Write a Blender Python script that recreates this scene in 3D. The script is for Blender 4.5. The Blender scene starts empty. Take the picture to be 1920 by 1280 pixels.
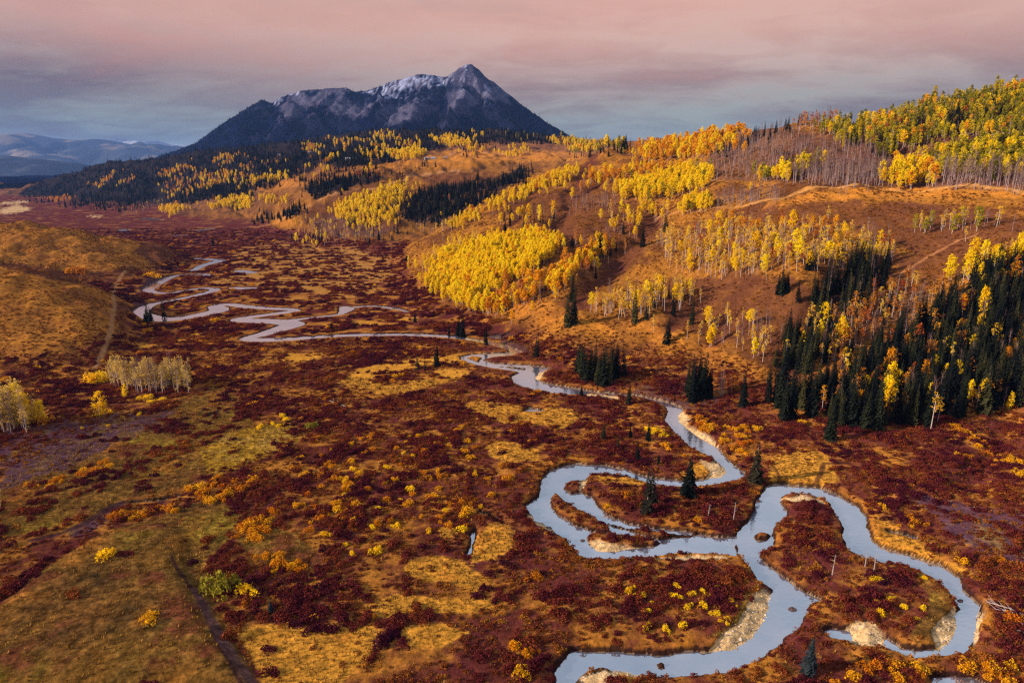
import bpy, math, random
import numpy as np
rng = np.random.default_rng(7)
random.seed(7)
S = bpy.context.scene
COL = S.collection
R = math.radians

# ------------------------------------------------------------------ camera
F = 1300.0; CX = 960.0; CY = 640.0; H = 100.0; PITCH = R(13.8)
cam = bpy.data.cameras.new('camera'); cam_o = bpy.data.objects.new('camera', cam); COL.objects.link(cam_o)
cam.sensor_width = 36.0; cam.lens = 36.0 * F / 1920.0
cam.clip_start = 1.0; cam.clip_end = 90000.0
cam_o.location = (0, 0, H); cam_o.rotation_euler = (math.pi / 2 - PITCH, 0, 0)
S.camera = cam_o

# ------------------------------------------------------------------ light, sky, exposure
S.view_settings.view_transform = 'Standard'; S.view_settings.look = 'None'
S.view_settings.exposure = 0.6; S.view_settings.gamma = 1.0; S.view_settings.use_curve_mapping = False
S.render.engine = 'CYCLES'; S.cycles.pixel_filter_type = 'BLACKMAN_HARRIS'; S.cycles.filter_width = 1.3
S.cycles.max_bounces = 5; S.cycles.diffuse_bounces = 2; S.cycles.glossy_bounces = 2
S.cycles.transparent_max_bounces = 6; S.cycles.volume_bounces = 0; S.cycles.transmission_bounces = 2
S.cycles.caustics_reflective = False; S.cycles.caustics_refractive = False
S.cycles.use_denoising = False
try: S.cycles.denoiser = 'OPENIMAGEDENOISE'
except Exception: pass
SUN_EL = R(21); SUN_DIR = np.array([0.96, 0.30])          # where the light travels to, on the ground
SUN_DIR = SUN_DIR / np.linalg.norm(SUN_DIR)
sun = bpy.data.lights.new('sun', 'SUN'); sun.energy = 5.0; sun.angle = R(1.5); sun.color = (1.0, 0.83, 0.64)
sun_o = bpy.data.objects.new('sun', sun); COL.objects.link(sun_o)
from mathutils import Vector
sd_ = Vector((SUN_DIR[0] * math.cos(SUN_EL), SUN_DIR[1] * math.cos(SUN_EL), -math.sin(SUN_EL)))
sun_o.rotation_euler = sd_.to_track_quat('-Z', 'Y').to_euler(); sun_o.location = (-300, -150, 400)

W = bpy.data.worlds.new('World'); S.world = W; W.use_nodes = True
nt = W.node_tree; nt.nodes.clear()
class NB:
    """small node-building helper"""
    def __init__(s, nt): s.nt = nt
    def n(s, t, **k):
        x = s.nt.nodes.new(t)
        ins = k.pop('ins', {})
        for a, v in k.items(): setattr(x, a, v)
        for i, v in ins.items():
            if isinstance(v, bpy.types.NodeSocket): s.nt.links.new(v, x.inputs[i])
            else: x.inputs[i].default_value = v
        return x
    def math(s, op, a, b=0.0, c=None, clamp=False):
        d = {0: a, 1: b}
        if c is not None: d[2] = c
        return s.n('ShaderNodeMath', operation=op, use_clamp=clamp, ins=d).outputs[0]
    def ramp(s, f, stops, interp='LINEAR'):
        r = s.n('ShaderNodeValToRGB', ins={0: f}); cr = r.color_ramp; cr.interpolation = interp
        while len(cr.elements) > 1: cr.elements.remove(cr.elements[-1])
        cr.elements[0].position = stops[0][0]; cr.elements[0].color = tuple(stops[0][1]) + (1,)
        for p, c in stops[1:]:
            e = cr.elements.new(p); e.color = tuple(c) + (1,)
        return r.outputs[0]
    def mix(s, f, a, b, blend='MIX'):
        m = s.n('ShaderNodeMix', data_type='RGBA', blend_type=blend)
        for i, v in ((0, f), (6, a), (7, b)):
            if isinstance(v, bpy.types.NodeSocket): s.nt.links.new(v, m.inputs[i])
            else: m.inputs[i].default_value = v if i == 0 else tuple(v) + ((1,) if len(v) == 3 else ())
        return m.outputs[2]
def lin(r, g, b):
    f = lambda c: (c / 255 / 12.92) if c / 255 <= 0.04045 else ((c / 255 + 0.055) / 1.055) ** 2.4
    return (f(r), f(g), f(b))

b = NB(nt)
tc = b.n('ShaderNodeTexCoord').outputs['Generated']
sep = b.n('ShaderNodeSeparateXYZ', ins={0: tc})
el = sep.outputs[2]
# clouds: flat layer seen at a slant, so streaks lie down towards the horizon
den = b.math('ADD', b.math('MAXIMUM', el, 0.0), 0.16)
cu = b.math('DIVIDE', sep.outputs[0], den); cv = b.math('DIVIDE', sep.outputs[1], den)
cvec = b.n('ShaderNodeCombineXYZ', ins={0: b.math('MULTIPLY', cu, 0.8), 1: cv, 2: 0.0}).outputs[0]
n1 = b.n('ShaderNodeTexNoise', ins={'Vector': cvec, 'Scale': 0.8, 'Detail': 5.0, 'Roughness': 0.5, 'Distortion': 0.5}).outputs[0]
n2 = b.n('ShaderNodeTexNoise', ins={'Vector': cvec, 'Scale': 2.6, 'Detail': 7.0, 'Roughness': 0.6, 'Distortion': 1.1}).outputs[0]
nn = b.math('ADD', b.math('MULTIPLY', n1, 0.72), b.math('MULTIPLY', n2, 0.28))
elw = b.math('ADD', el, b.math('MULTIPLY', b.math('SUBTRACT', nn, 0.5), 0.22))
base = b.ramp(elw, [(0.0, lin(168, 172, 148)), (0.06, lin(170, 172, 156)), (0.09, lin(190, 172, 156)),
                    (0.125, lin(220, 184, 164)), (0.2, lin(232, 178, 154)), (0.30, lin(220, 186, 174)),
                    (0.42, lin(208, 214, 224)), (1.0, lin(200, 212, 232))])
dark = b.ramp(elw, [(0.0, lin(142, 156, 132)), (0.05, lin(124, 132, 114)), (0.085, lin(106, 96, 84)), (0.12, lin(116, 92, 82)), (0.165, lin(194, 140, 118)), (0.24, lin(204, 160, 142)),
                    (0.42, lin(164, 168, 180)), (1.0, lin(150, 165, 190))])
n3 = b.n('ShaderNodeTexNoise', ins={'Vector': cvec, 'Scale': 6.5, 'Detail': 5.0, 'Roughness': 0.6, 'Distortion': 0.4}).outputs[0]
nd = b.math('ADD', b.math('MULTIPLY', nn, 0.92), b.math('MULTIPLY', n3, 0.08))
dm = b.n('ShaderNodeMapRange', ins={0: nd, 1: 0.41, 2: 0.58, 3: 0.0, 4: 1.0}).outputs[0]
# the cloud bank is heavier towards the left (west)
wx = b.n('ShaderNodeMapRange', ins={0: sep.outputs[0], 1: -0.55, 2: 0.05, 3: 1.0, 4: 0.25}).outputs[0]
westd = b.math('MULTIPLY', wx, b.math('ADD', 0.45, b.math('MULTIPLY', dm, 0.65)), clamp=True)
cloud = b.mix(b.math('MAXIMUM', b.math('MULTIPLY', dm, 0.78), westd), base, dark)
sky = b.n('ShaderNodeTexSky', sky_type='NISHITA', sun_disc=False, sun_elevation=SUN_EL,
          sun_rotation=math.atan2(-SUN_DIR[0], -SUN_DIR[1]))
bg1 = b.n('ShaderNodeBackground', ins={0: sky.outputs[0], 1: 0.08}).outputs[0]
bg2 = b.n('ShaderNodeBackground', ins={0: cloud, 1: 0.71}).outputs[0]
mx = b.n('ShaderNodeMixShader', ins={0: 0.95, 1: bg1, 2: bg2}).outputs[0]
b.n('ShaderNodeOutputWorld', ins={0: mx})
W.cycles.sampling_method = 'AUTOMATIC'

# ------------------------------------------------------------------ projection helpers
ct, st = math.cos(PITCH), math.sin(PITCH)
def ray(px, py):
    a = (np.asarray(px, float) - CX) / F; c = (CY - np.asarray(py, float)) / F
    return a, ct + c * st, -st + c * ct                       # x, y, z of the direction
def at_z(px, py, z=0.0):
    dx, dy, dz = ray(px, py); t = (z - H) / dz
    return dx * t, dy * t
def at_y(px, py, Y):
    dx, dy, dz = ray(px, py); t = Y / dy
    return dx * t, np.asarray(Y, float) + 0 * t, H + dz * t
def proj(X, Y, Z):
    d = Y * ct - (Z - H) * st; d = np.where(d < 1, 1, d)
    return CX + F * X / d, CY - F * (Y * st + (Z - H) * ct) / d, d

# ------------------------------------------------------------------ numpy noise
_perm = np.random.default_rng(11).permutation(512).astype(np.int64)
_perm = np.concatenate([_perm, _perm])
_ga = np.random.default_rng(5).uniform(0, 2 * np.pi, 512)
_gx, _gy = np.cos(_ga), np.sin(_ga)
def pnoise(x, y):
    xi = np.floor(x).astype(np.int64); yi = np.floor(y).astype(np.int64)
    xf = x - xi; yf = y - yi
    u = xf * xf * xf * (xf * (xf * 6 - 15) + 10); v = yf * yf * yf * (yf * (yf * 6 - 15) + 10)
    def g(ix, iy, fx, fy):
        h = _perm[_perm[ix & 511] + (iy & 511)]
        return _gx[h] * fx + _gy[h] * fy
    a = g(xi, yi, xf, yf); b_ = g(xi + 1, yi, xf - 1, yf)
    c = g(xi, yi + 1, xf, yf - 1); d = g(xi + 1, yi + 1, xf - 1, yf - 1)
    return (a + (b_ - a) * u) * (1 - v) + (c + (d - c) * u) * v * 1.0
def fbm(x, y, scale, octv=4, rough=0.5, seed=0.0):
    x = np.asarray(x, float) / scale + seed * 17.31; y = np.asarray(y, float) / scale - seed * 9.77
    s = 0; a = 1.0; t = 0
    for _ in range(octv):
        s = s + a * pnoise(x, y); t += a; a *= rough; x = x * 2.03 + 3.1; y = y * 2.03 - 1.7
    return s / t * 1.6
def sstep(a, b_, x):
    t = np.clip((x - a) / (b_ - a), 0, 1); return t * t * (3 - 2 * t)
def inside(poly, x, y):
    p = np.asarray(poly, float); r = np.zeros(x.shape, bool)
    bb = (x >= p[:, 0].min()) & (x <= p[:, 0].max()) & (y >= p[:, 1].min()) & (y <= p[:, 1].max())
    if not bb.any(): return r
    xs = x[bb]; ys = y[bb]; rr = np.zeros(xs.shape, bool)
    for i in range(len(p)):
        x1, y1 = p[i]; x2, y2 = p[i - 1]
        if y1 == y2: continue
        c = ((y1 > ys) != (y2 > ys)) & (xs < (x2 - x1) * (ys - y1) / (y2 - y1) + x1)
        rr ^= c
    r[bb] = rr; return r
def segdist(pl, x, y, closed=False, limit=1e9):
    """distance to a polyline and the interpolated parameter index"""
    p = np.asarray(pl, float); d = np.full(x.shape, 1e9); par = np.zeros(x.shape)
    n = len(p)
    for i in range(n if closed else n - 1):
        a = p[i]; c = p[(i + 1) % n]
        e = c - a; L = e @ e + 1e-9
        t = np.clip(((x - a[0]) * e[0] + (y - a[1]) * e[1]) / L, 0, 1)
        dd = np.hypot(x - a[0] - t * e[0], y - a[1] - t * e[1])
        m = dd < d
        d = np.where(m, dd, d); par = np.where(m, i + t, par)
    return d, par

# ------------------------------------------------------------------ traced shapes (photo pixels, 1920 x 1280)
WATER_Z = -0.9
def water_z(Y): return -0.9 + 0.66 * np.clip((np.asarray(Y, float) - 310) / 160.0, 0, 1)
# channel with the right-hand loop
RIV_A = [(1030,1330),(1042,1280),(1046,1250),(1058,1232),(1072,1222),(1110,1222),(1150,1220),(1190,1226),(1240,1229),(1290,1222),(1330,1220),
 (1380,1217),(1410,1195),(1430,1165),(1440,1130),(1447,1106),(1437,1098),(1420,1090),(1410,1068),(1395,1050),(1385,1040),(1379,1020),(1378,1008),
 (1395,985),(1412,962),(1420,935),(1435,914),(1450,908),(1475,908),(1510,912),(1540,915),(1565,925),(1590,940),(1610,950),(1624,968),(1625,982),
 (1630,1000),(1632,1012),(1647,1022),(1670,1032),(1705,1040),(1740,1054),(1760,1058),(1777,1067),(1800,1082),(1805,1102),(1825,1125),(1837,1135),
 (1837,1145),(1832,1165),(1827,1185),(1815,1215),(1807,1227),(1772,1232),(1740,1234),(1715,1236),(1690,1230),(1665,1220),(1655,1212),(1657,1200),
 (1662,1193),(1672,1202),(1690,1212),(1715,1219),(1740,1219),(1762,1216),(1775,1205),(1787,1190),(1792,1172),(1791,1155),(1797,1142),(1796,1130),
 (1790,1120),(1772,1105),(1750,1085),(1722,1070),(1695,1060),(1670,1060),(1655,1057),(1637,1052),(1615,1047),(1595,1035),(1585,1020),(1581,1005),
 (1580,990),(1575,975),(1565,962),(1558,946),(1540,935),(1515,928),(1490,926),(1468,930),(1463,942),(1476,958),(1474,970),(1455,985),(1450,1000),
 (1452,1020),(1440,1032),(1425,1035),(1423,1045),(1440,1060),(1465,1080),(1490,1097),(1510,1110),(1537,1122),(1538,1126),(1520,1132),(1515,1147),
 (1505,1162),(1490,1182),(1465,1205),(1440,1225),(1422,1240),(1385,1254),(1360,1262),(1322,1268),(1265,1273),(1235,1269),(1190,1264),(1160,1257),
 (1130,1254),(1100,1259),(1085,1270),(1080,1285),(1075,1330)]
# west loop and the reach up to the cut bank
RIV_B = [(1384,1046),(1360,1042),(1310,1040),(1260,1041),(1230,1045),(1172,1049),(1135,1051),(1100,1050),(1085,1042),(1077,1030),(1065,1017),
 (1042,1000),(1022,985),(1002,975),(985,950),(1010,932),(1014,910),(1020,895),(1032,882),(1060,872),(1085,870),(1135,872),(1172,880),(1190,888),
 (1210,892),(1230,896),(1272,900),(1305,900),(1330,896),(1352,894),(1362,886),(1358,876),(1342,865),(1317,852),(1297,840),(1282,827),(1260,807),(1247,790),
 (1251,777),(1250,765),(1240,759),(1210,752),(1185,746),(1170,747),(1135,742),(1097,739),(1085,736),(1047,736),(1010,734),(992,726),(972,717),
 (967,710),(972,700),(987,692),(965,690),(940,688),(893,685),(873,677),(860,670),(887,665),(930,663),(957,662),(950,657),(923,648),(935,644),(965,655),(978,662),
 (960,668),(925,671),(903,676),(925,682),(985,684),(1020,688),(1035,693),(1010,700),(1003,710),(1020,718),(1060,725),(1085,729),(1120,735),(1160,738),
 (1190,740),(1235,750),(1260,756),(1282,767),(1275,775),(1272,790),(1285,800),(1310,820),(1350,842),(1360,857),(1385,880),(1402,890),(1388,899),
 (1335,911),(1310,915),(1272,914),(1232,912),(1205,905),(1180,896),(1135,889),(1105,891),(1096,900),(1062,906),(1057,916),(1070,926),(1092,922),(1097,934),
 (1112,953),(1126,963),(1160,980),(1200,990),(1250,995),(1305,999),(1322,1001),(1350,1007),(1378,1006)]
ISLANDS = [[(1032,935),(1045,928),(1065,945),(1100,965),(1140,985),(1145,998),(1120,1000),(1080,985),(1045,965),(1033,950)],
 [(1112,963),(1130,968),(1180,984),(1230,990),(1300,996),(1308,1002),(1290,1008),(1240,1011),(1200,1002),(1150,988)],
 [(1100,1010),(1110,1002),(1150,1003),(1200,1008),(1240,1018),(1230,1025),(1190,1025),(1160,1035),(1120,1032),(1103,1022)],
 [(1412,1004),(1425,1000),(1443,1004),(1440,1013),(1420,1014)],[(1232,1245),(1244,1245),(1244,1252),(1234,1251)],
 [(872,673),(888,669),(905,672),(896,680),(880,680)],[(1662,1052),(1672,1052),(1670,1058),(1663,1057)]]
# upper reaches: centre line in pixels with half width in metres
RIV_LINES = [
 [(950,652,4),(915,642,4),(880,636,4),(840,631,4.5),(757,627,4.5),(640,629,5),(567,634,6),(500,637,8),(462,635,6),(490,627,7),(520,618,9),(548,608,12),
  (520,603,10),(470,601,9),(447,599,8),(480,593,6),(533,586,6),(553,581,5),(500,578,6),(460,575,7),(430,571,6),(405,574,8),(410,582,10),(367,592,9),(317,599,9),
  (285,596,10),(262,587,9),(275,575,7),(300,567,4),(345,559,4),(395,547,6),(403,543,6),(388,540,5),(350,544,3.5),(310,550,3.5),(278,545,6),(290,535,8),(310,523,8),
  (335,516,5),(383,514,5),(388,517,5)],
 [(870,672,2),(900,682,2.5),(940,689,2.5),(985,696,3),(974,706,4),(990,722,4),(1040,732,3.5),(1090,737,2.5)],
 [(1097,935,2.4),(1112,957,2.4),(1140,974,2.0),(1180,986,1.6),(1230,994,1.3),(1290,1000,1.3)],
 [(362,508,5),(383,497,7),(413,489,9),(400,487,8),(367,485,6)],
 [(550,600,5),(580,596,3),(640,589,2.5),(655,578,3),(700,574,3),(745,580,3),(765,585,2)],
 [(640,588,3),(650,580,8),(645,576,5)],
 [(230,434,14),(232,431,12)],[(440,540,7),(468,541,9)],[(450,508,9),(470,511,9)],[(330,442,7),(350,441,7)],[(375,432,12),(400,428,9)],[(270,410,16),(300,412,14)],[(590,436,4),(600,437,4)],
 [(900,962,.1),(908,964,.3),(925,974,.35),(943,984,.1)],[(890,995,.1),(887,1008,.4),(884,1025,.4),(878,1042,.1)],[(1565,1188,2),(1580,1190,2.2)],
 [(345,931,.4),(322,936,.9),(290,941,.6),(255,944,.3)],[(995,770,3),(1010,771,2)],
 [(1670,1000,1),(1700,1005,1.2),(1712,1010,1.0)],[(1765,1283,2),(1800,1286,3),(1830,1290,3)],[(1340,965,.3),(1120,938,.3)][0:0],
 [(388,782,1),(410,775,1)]]
RIV_LINES = [r for r in RIV_LINES if len(r) > 1]
# gravel and sand bars (gentle, pale)
BARS = [[(1290,1222),(1330,1205),(1352,1192),(1386,1162),(1404,1118),(1432,1096),(1452,1106),(1445,1140),(1432,1170),(1412,1198),(1382,1220),(1330,1224)],
 [(1568,1180),(1600,1162),(1640,1165),(1660,1185),(1662,1205),(1650,1215),(1620,1205),(1590,1195)],
 [(1085,1285),(1088,1258),(1130,1250),(1165,1243),(1210,1245),(1240,1262),(1200,1266),(1165,1262),(1145,1275),(1140,1290)],
 [(1100,1008),(1140,1012),(1180,1020),(1240,1020),(1225,1030),(1170,1042),(1110,1036)],
 [(1310,858),(1340,862),(1365,875),(1368,890),(1340,899),(1315,900),(1330,885)],
 [(1275,790),(1290,795),(1330,815),(1352,838),(1335,835),(1300,815)],
 [(1255,770),(1280,765),(1295,785),(1285,795),(1272,790)],
 [(1463,928),(1500,924),(1545,936),(1552,946),(1520,938),(1480,938)],
 [(1085,738),(1130,735),(1168,745),(1165,752),(1110,744)],
 [(990,692),(1030,694),(1005,712),(1030,722),(1000,715)],
 [(985,950),(1010,968),(1045,990),(1040,1000),(1010,985),(990,968)],
 [(1080,900),(1100,895),(1098,915),(1085,915)],
 [(1745,1180),(1790,1130),(1800,1140),(1797,1165),(1790,1195),(1765,1218)],
 [(1822,1140),(1845,1140),(1840,1180),(1825,1210),(1828,1180)],
 [(1190,1045),(1240,1041),(1310,1036),(1370,1040),(1360,1046),(1260,1048)],
 [(870,740+900),(871,741+900),(872,743+900)]]
BARS = BARS[:-1]
# ground cover patches: (colour key, feather in m, polygon)
GOLD = [[(865,757),(930,752),(1000,766),(1070,764),(1087,785),(1050,802),(960,795),(900,780)],[(905,835),(950,826),(1000,838),(1012,860),(960,868),(915,855)],
 [(520,668),(545,661),(600,661),(605,670),(575,678),(530,680)],[(450,1180),(500,1165),(560,1175),(620,1185),(680,1165),(720,1180),(700,1230),(640,1285),(560,1300),(500,1295),(470,1240)],
 [(680,1130),(740,1110),(800,1118),(900,1120),(935,1130),(920,1145),(860,1150),(780,1145),(720,1160),(690,1150)],[(885,1010),(925,978),(955,985),(965,1020),(940,1045),(885,1055)],
 [(760,1050),(820,1040),(880,1055),(930,1090),(900,1110),(840,1090),(790,1090),(750,1070)],[(1450,855),(1500,845),(1565,850),(1560,880),(1575,905),(1520,908),(1455,905),(1440,880)],
 [(1630,962),(1680,985),(1740,1030),(1800,1060),(1830,1075),(1800,1075),(1740,1048),(1670,1028),(1640,1015),(1632,985)],
 [(430,470),(520,452),(640,462),(730,480),(745,520),(700,545),(620,552),(520,545),(440,525)],[(320,640),(355,625),(358,632),(330,645)],[(380,520),(440,515),(470,530),(420,537)],
 [(820,990),(850,980),(860,1000),(830,1010)],[(740,1175),(830,1170),(880,1185),(820,1215),(760,1210)],
 [(1110,889),(1180,893),(1230,905),(1190,912),(1130,905)],[(1320,862),(1340,868),(1340,885),(1310,897),(1255,892),(1290,880)],[(1210,800),(1245,800),(1250,815),(1215,812)]]
GOLD_LINES = [([(865,670),(800,678),(740,688),(690,700),(672,712),(690,724),(735,730),(790,720),(850,700)],9),
 ([(760,600),(720,607),(640,605),(600,612)],8),([(560,560),(650,555),(720,550)],14),([(245,655),(330,640),(360,628)],6),([(940,1010),(955,1000)],3)]
OLIVE = [[(380,840),(430,815),(500,795),(545,795),(540,815),(480,860),(420,885),(380,870)],[(0,1300),(0,1140),(60,1085),(170,1012),(240,985),(300,965),(345,948),(420,935),(455,955),(415,1030),(385,1060),(400,1120),(440,1200),(495,1300)],
 [(110,830),(330,760),(400,720),(440,740),(480,780),(470,820),(400,880),(340,930),(240,945),(150,970),(60,1000),(0,1010),(0,900)],
 [(440,1010),(500,990),(560,1000),(600,1040),(580,1080),(500,1060)],[(1300,1210),(1360,1180),(1400,1120),(1415,1090),(1420,1110),(1405,1165),(1380,1200),(1330,1215)],
 [(1700,1190),(1740,1150),(1740,1110),(1700,1070),(1730,1075),(1775,1110),(1793,1135),(1790,1170),(1770,1212),(1715,1216)]]
PURPLE = [[(0,805),(60,790),(150,785),(330,765),(300,800),(200,840),(100,885),(0,920)],[(120,740+255),(200,960),(230,958),(190,985),(140,1010)],[(1700,925),(1790,940),(1920,960),(1920,1010),(1830,990),(1740,960)],
 [(1750,960),(1920,990),(1920,1060),(1820,1030)]]
PALE = [[(0,392),(30,385),(62,390),(40,398),(0,402)],[(0,380),(50,376),(55,380),(0,384)],[(160,405),(190,404),(185,408)]]
TRAILS = [([(300,940),(255,940),(215,948),(180,968),(150,985),(110,1000),(60,1012)],1.6,(0.035,0.016,0.032)),([(1448,872),(1458,885),(1462,900),(1456,912)],.6,(.05,.02,.02)),([(1590,868),(1545,868),(1540,885),(1530,905)],.7,(.05,.02,.02)),([(235,508),(225,520),(213,545),(215,580),(208,620),(195,655),(178,690)],1.1,(0.32,0.175,0.105)),
 ([(320,1040),(335,1070),(365,1110),(385,1150),(405,1195),(430,1240),(455,1290)],0.45,(0.05,0.02,0.025)),
 ([(365,1105),(385,1140),(415,1195),(450,1250),(490,1300)],0.95,(0.11,0.055,0.07)),
 ([(540,402),(600,375),(640,362),(720,355),(780,330),(860,318)],3.5,(0.42,0.22,0.12)),([(470,425),(540,402)],3.5,(0.42,0.22,0.12)),
 ([(1400,385),(1440,375),(1500,360),(1560,352),(1640,352),(1740,358),(1930,362)],2.2,(0.46,0.24,0.09)),
 ([(1230,410),(1300,395),(1400,385)],1.4,(0.40,0.2,0.08)),
 ([(1660,535),(1700,505),(1760,470),(1830,440)],0.9,(0.3,0.14,0.08)),
 ([(760,296),(860,283),(960,288),(1060,292)],4,(0.42,0.2,0.11))]

# ------------------------------------------------------------------ terrain
CP = [  # (px, py, Y): hill control points
 # right slope, right edge
 (1960,700,292),(1960,600,322),(1960,460,385),(1960,370,450),(1960,345,492),(1960,250,565),(1960,160,665),
 (1740,690,315),(1740,600,345),(1740,500,395),(1740,420,450),(1740,368,505),(1740,346,550),(1740,270,620),(1740,196,720),
 (1500,640,335),(1500,520,385),(1500,430,455),(1500,375,520),(1500,350,565),(1500,285,650),(1500,236,745),
 (1350,620,365),(1350,520,425),(1350,440,490),(1350,385,560),(1350,335,650),(1350,290,745),(1350,248,840),
 (1200,640,370),(1200,560,425),(1200,480,505),(1200,420,590),(1200,370,690),(1200,330,800),(1200,292,915),(1200,272,1010),
 (1080,600,400),(1080,520,480),(1080,450,560),(1080,400,670),(1080,345,830),(1080,310,960),(1100,294,1030),
 (1000,560,455),(1000,480,525),(1000,435,590),(1000,398,720),(1000,370,800),(1000,336,925),
 (900,540,505),(900,480,560),(900,440,640),(900,420,720),(900,395,860),
 (850,520,565),(850,470,640),(850,440,730),(850,416,865),(800,500,640),(800,465,720),(800,447,830),(960,354,915)]
CP_H = []  # (X,Y,Z)
for x, y, d in CP: 
    X, Y_, Z = at_y(x, y, d); CP_H.append((float(X), float(Y_), float(Z)))
def back(px, Y, Z):                                            # ground hidden behind a crest
    u = (px - CX) / F / (ct); CP_H.append((u * Y, Y, Z))
for px, Y, Z in [(1960,800,150),(1740,860,165),(1500,900,128),(1350,1000,120),(1960,1200,120),(1740,1300,120),(1500,1400,115),(1300,1300,122),
                 (1200,1250,120),(1100,1300,108),(960,1130,58),(850,1030,24),(780,960,6),(1040,1250,85)]: back(px, Y, Z)
MID = [(760,400,1120),(760,345,1300),(900,345,1230),(980,312,1420),(850,306,1450),(850,290,1750),(650,300,1600),(650,285,1850),(1050,286,1850),(950,262,2150),(950,243,2450),
 (1100,262,2350),(1170,268,2250),(700,262,2300),(700,244,2750),(800,245,2600),(560,285,2200),(560,264,2750),(450,277,2750),(370,284,2800),(640,330,1400),(700,322,1350),(600,350,1350),(560,382,1250),
 (620,438,1050),(700,430,1030),(740,440,1000),(660,400,1150),(500,387,1480),(430,372,1720),(300,386,1980),(300,350,2300),(200,342,2600),(140,364,2720),(400,322,2200),(500,312,2000),(300,300,2750),
 (200,302,3000),(120,334,3000),(450,409,1430),(1250,262,1700)]
for x, y, d in MID:
    X, Y_, Z = at_y(x, y, d); CP_H.append((float(X), float(Y_), float(Z)))
for px, Y, Z in [(950,2900,190),(1100,2800,170),(1200,2700,160),(700,3200,230),(560,3200,190),(400,3300,150),(300,3300,110),(200,3500,80),(100,3500,40),
                 (1500,2500,120),(1900,2500,120),(950,5000,150),(500,5000,150),(1500,5000,100)]: back(px, Y, Z)
LEFT = [(-40,640,372),(-40,560,420),(-40,498,490),(60,640,365),(60,570,415),(60,503,500),(150,620,385),(150,560,440),(150,520,505),(215,600,420),(220,555,490),
        (-40,440,720),(-40,415,860),(60,450,700),(60,420,850),(150,465,690),(150,432,830),(240,480,700),(240,450,800),(300,470,760)]
for x, y, d in LEFT:
    X, Y_, Z = at_y(x, y, d); CP_H.append((float(X), float(Y_), float(Z)))
for px, Y, Z in [(-40,590,18),(60,580,16),(130,575,10),(200,560,4),(-40,1010,12),(60,980,6),(150,960,-2),(-300,420,34),(-300,520,44),(-300,800,58),(-300,1000,40)]: back(px, Y, Z)
FOOT = [(1990,850),(1920,832),(1830,800),(1750,805),(1640,812),(1560,812),(1480,800),(1400,770),(1300,750),(1200,732),(1120,715),(1050,690),(1010,668),(960,640),(925,622),(860,605),(790,598),(765,560),(755,510),
        (735,476),(640,468),(590,458),(555,440),(500,420),(420,425),(330,412),(240,402),(120,388),(60,380)]
FOOT_L = [(-60,752),(0,738),(100,712),(200,690),(250,655),(262,610),(252,575),(262,545),(320,505),(345,492),(325,462),(255,434),(150,420),(60,413),(-40,409)]
for x, y in FOOT + FOOT_L:
    X, Y_ = at_z(x, y, 0); CP_H.append((float(X), float(Y_), 0.0))
FLOOR = [(100,1250),(500,1250),(960,1250),(1400,1250),(1850,1250),(100,1000),(500,1000),(960,1000),(1400,1000),(1850,1000),(100,850),(400,850),(700,850),(1000,850),(1300,850),(1600,880),(1850,900),
         (350,700),(600,700),(850,720),(1050,770),(350,600),(550,600),(700,600),(850,650),(400,530),(550,530),(680,530),(420,470),(600,490),(700,500),(450,445),(250,415),(100,400),(20,395),(380,440),(0,800),(200,760)]
for x, y in FLOOR:
    X, Y_ = at_z(x, y, 0)
    CP_H.append((float(X), float(Y_), -0.012 * float(Y_)))
CP_H = np.array(CP_H)
def wcoord(X, Y): return np.stack([X / Y * 1.25, np.log(Y) * 0.62], -1)
PW = wcoord(CP_H[:, 0], CP_H[:, 1]); PQ = CP_H[:, 2] / CP_H[:, 1]
def kern(r2): return r2 ** 0.75
Nn = len(PW)
A = kern(((PW[:, None] - PW[None]) ** 2).sum(-1)) - 2e-4 * np.eye(Nn)
P1 = np.c_[np.ones(Nn), PW]
M = np.block([[A, P1], [P1.T, np.zeros((3, 3))]])
sol = np.linalg.solve(M, np.r_[PQ, 0, 0, 0])
def rbf(X, Y):
    w = wcoord(X, Y); out = np.empty(len(w))
    for i in range(0, len(w), 40000):
        ww = w[i:i + 40000]
        k = kern((ww[:, None, 0] - PW[None, :, 0]) ** 2 + (ww[:, None, 1] - PW[None, :, 1]) ** 2)
        out[i:i + 40000] = k @ sol[:Nn] + sol[Nn] + ww @ sol[Nn + 1:]
    return out
US = np.concatenate([np.linspace(-1.6, -0.93, 24)[:-1], np.linspace(-0.93, 0.93, 760), np.linspace(0.93, 1.6, 24)[1:]])
YS = np.concatenate([np.geomspace(45, 105, 25)[:-1], np.geomspace(105, 760, 640)[:-1], np.geomspace(760, 3600, 230)[:-1], np.geomspace(3600, 45000, 50)])
UU, YY = np.meshgrid(US, YS); XX = UU * YY
nr, nc = XX.shape
gx = XX.ravel(); gy = YY.ravel()
# the smooth fit is taken on a coarse grid and refined
cu_ = np.linspace(-1.6, 1.6, 321); cl_ = np.linspace(np.log(45), np.log(45001), 361)
CU, CL = np.meshgrid(cu_, cl_)
q = rbf((CU * np.exp(CL)).ravel(), np.exp(CL).ravel()).reshape(CU.shape)
def bil(grid, ax0, ax1, a, b_):
    i = np.clip(np.interp(a, ax0, np.arange(len(ax0))), 0, len(ax0) - 1.001); j = np.clip(np.interp(b_, ax1, np.arange(len(ax1))), 0, len(ax1) - 1.001)
    i0 = i.astype(int); j0 = j.astype(int); fi = i - i0; fj = j - j0
    return (grid[i0, j0] * (1 - fi) * (1 - fj) + grid[i0 + 1, j0] * fi * (1 - fj) + grid[i0, j0 + 1] * (1 - fi) * fj + grid[i0 + 1, j0 + 1] * fi * fj)
qq = bil(q, cl_, cu_, np.log(gy), gx / gy)
zh = qq * gy
zh *= 1 - sstep(4500, 9000, gy) * 0.9
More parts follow.
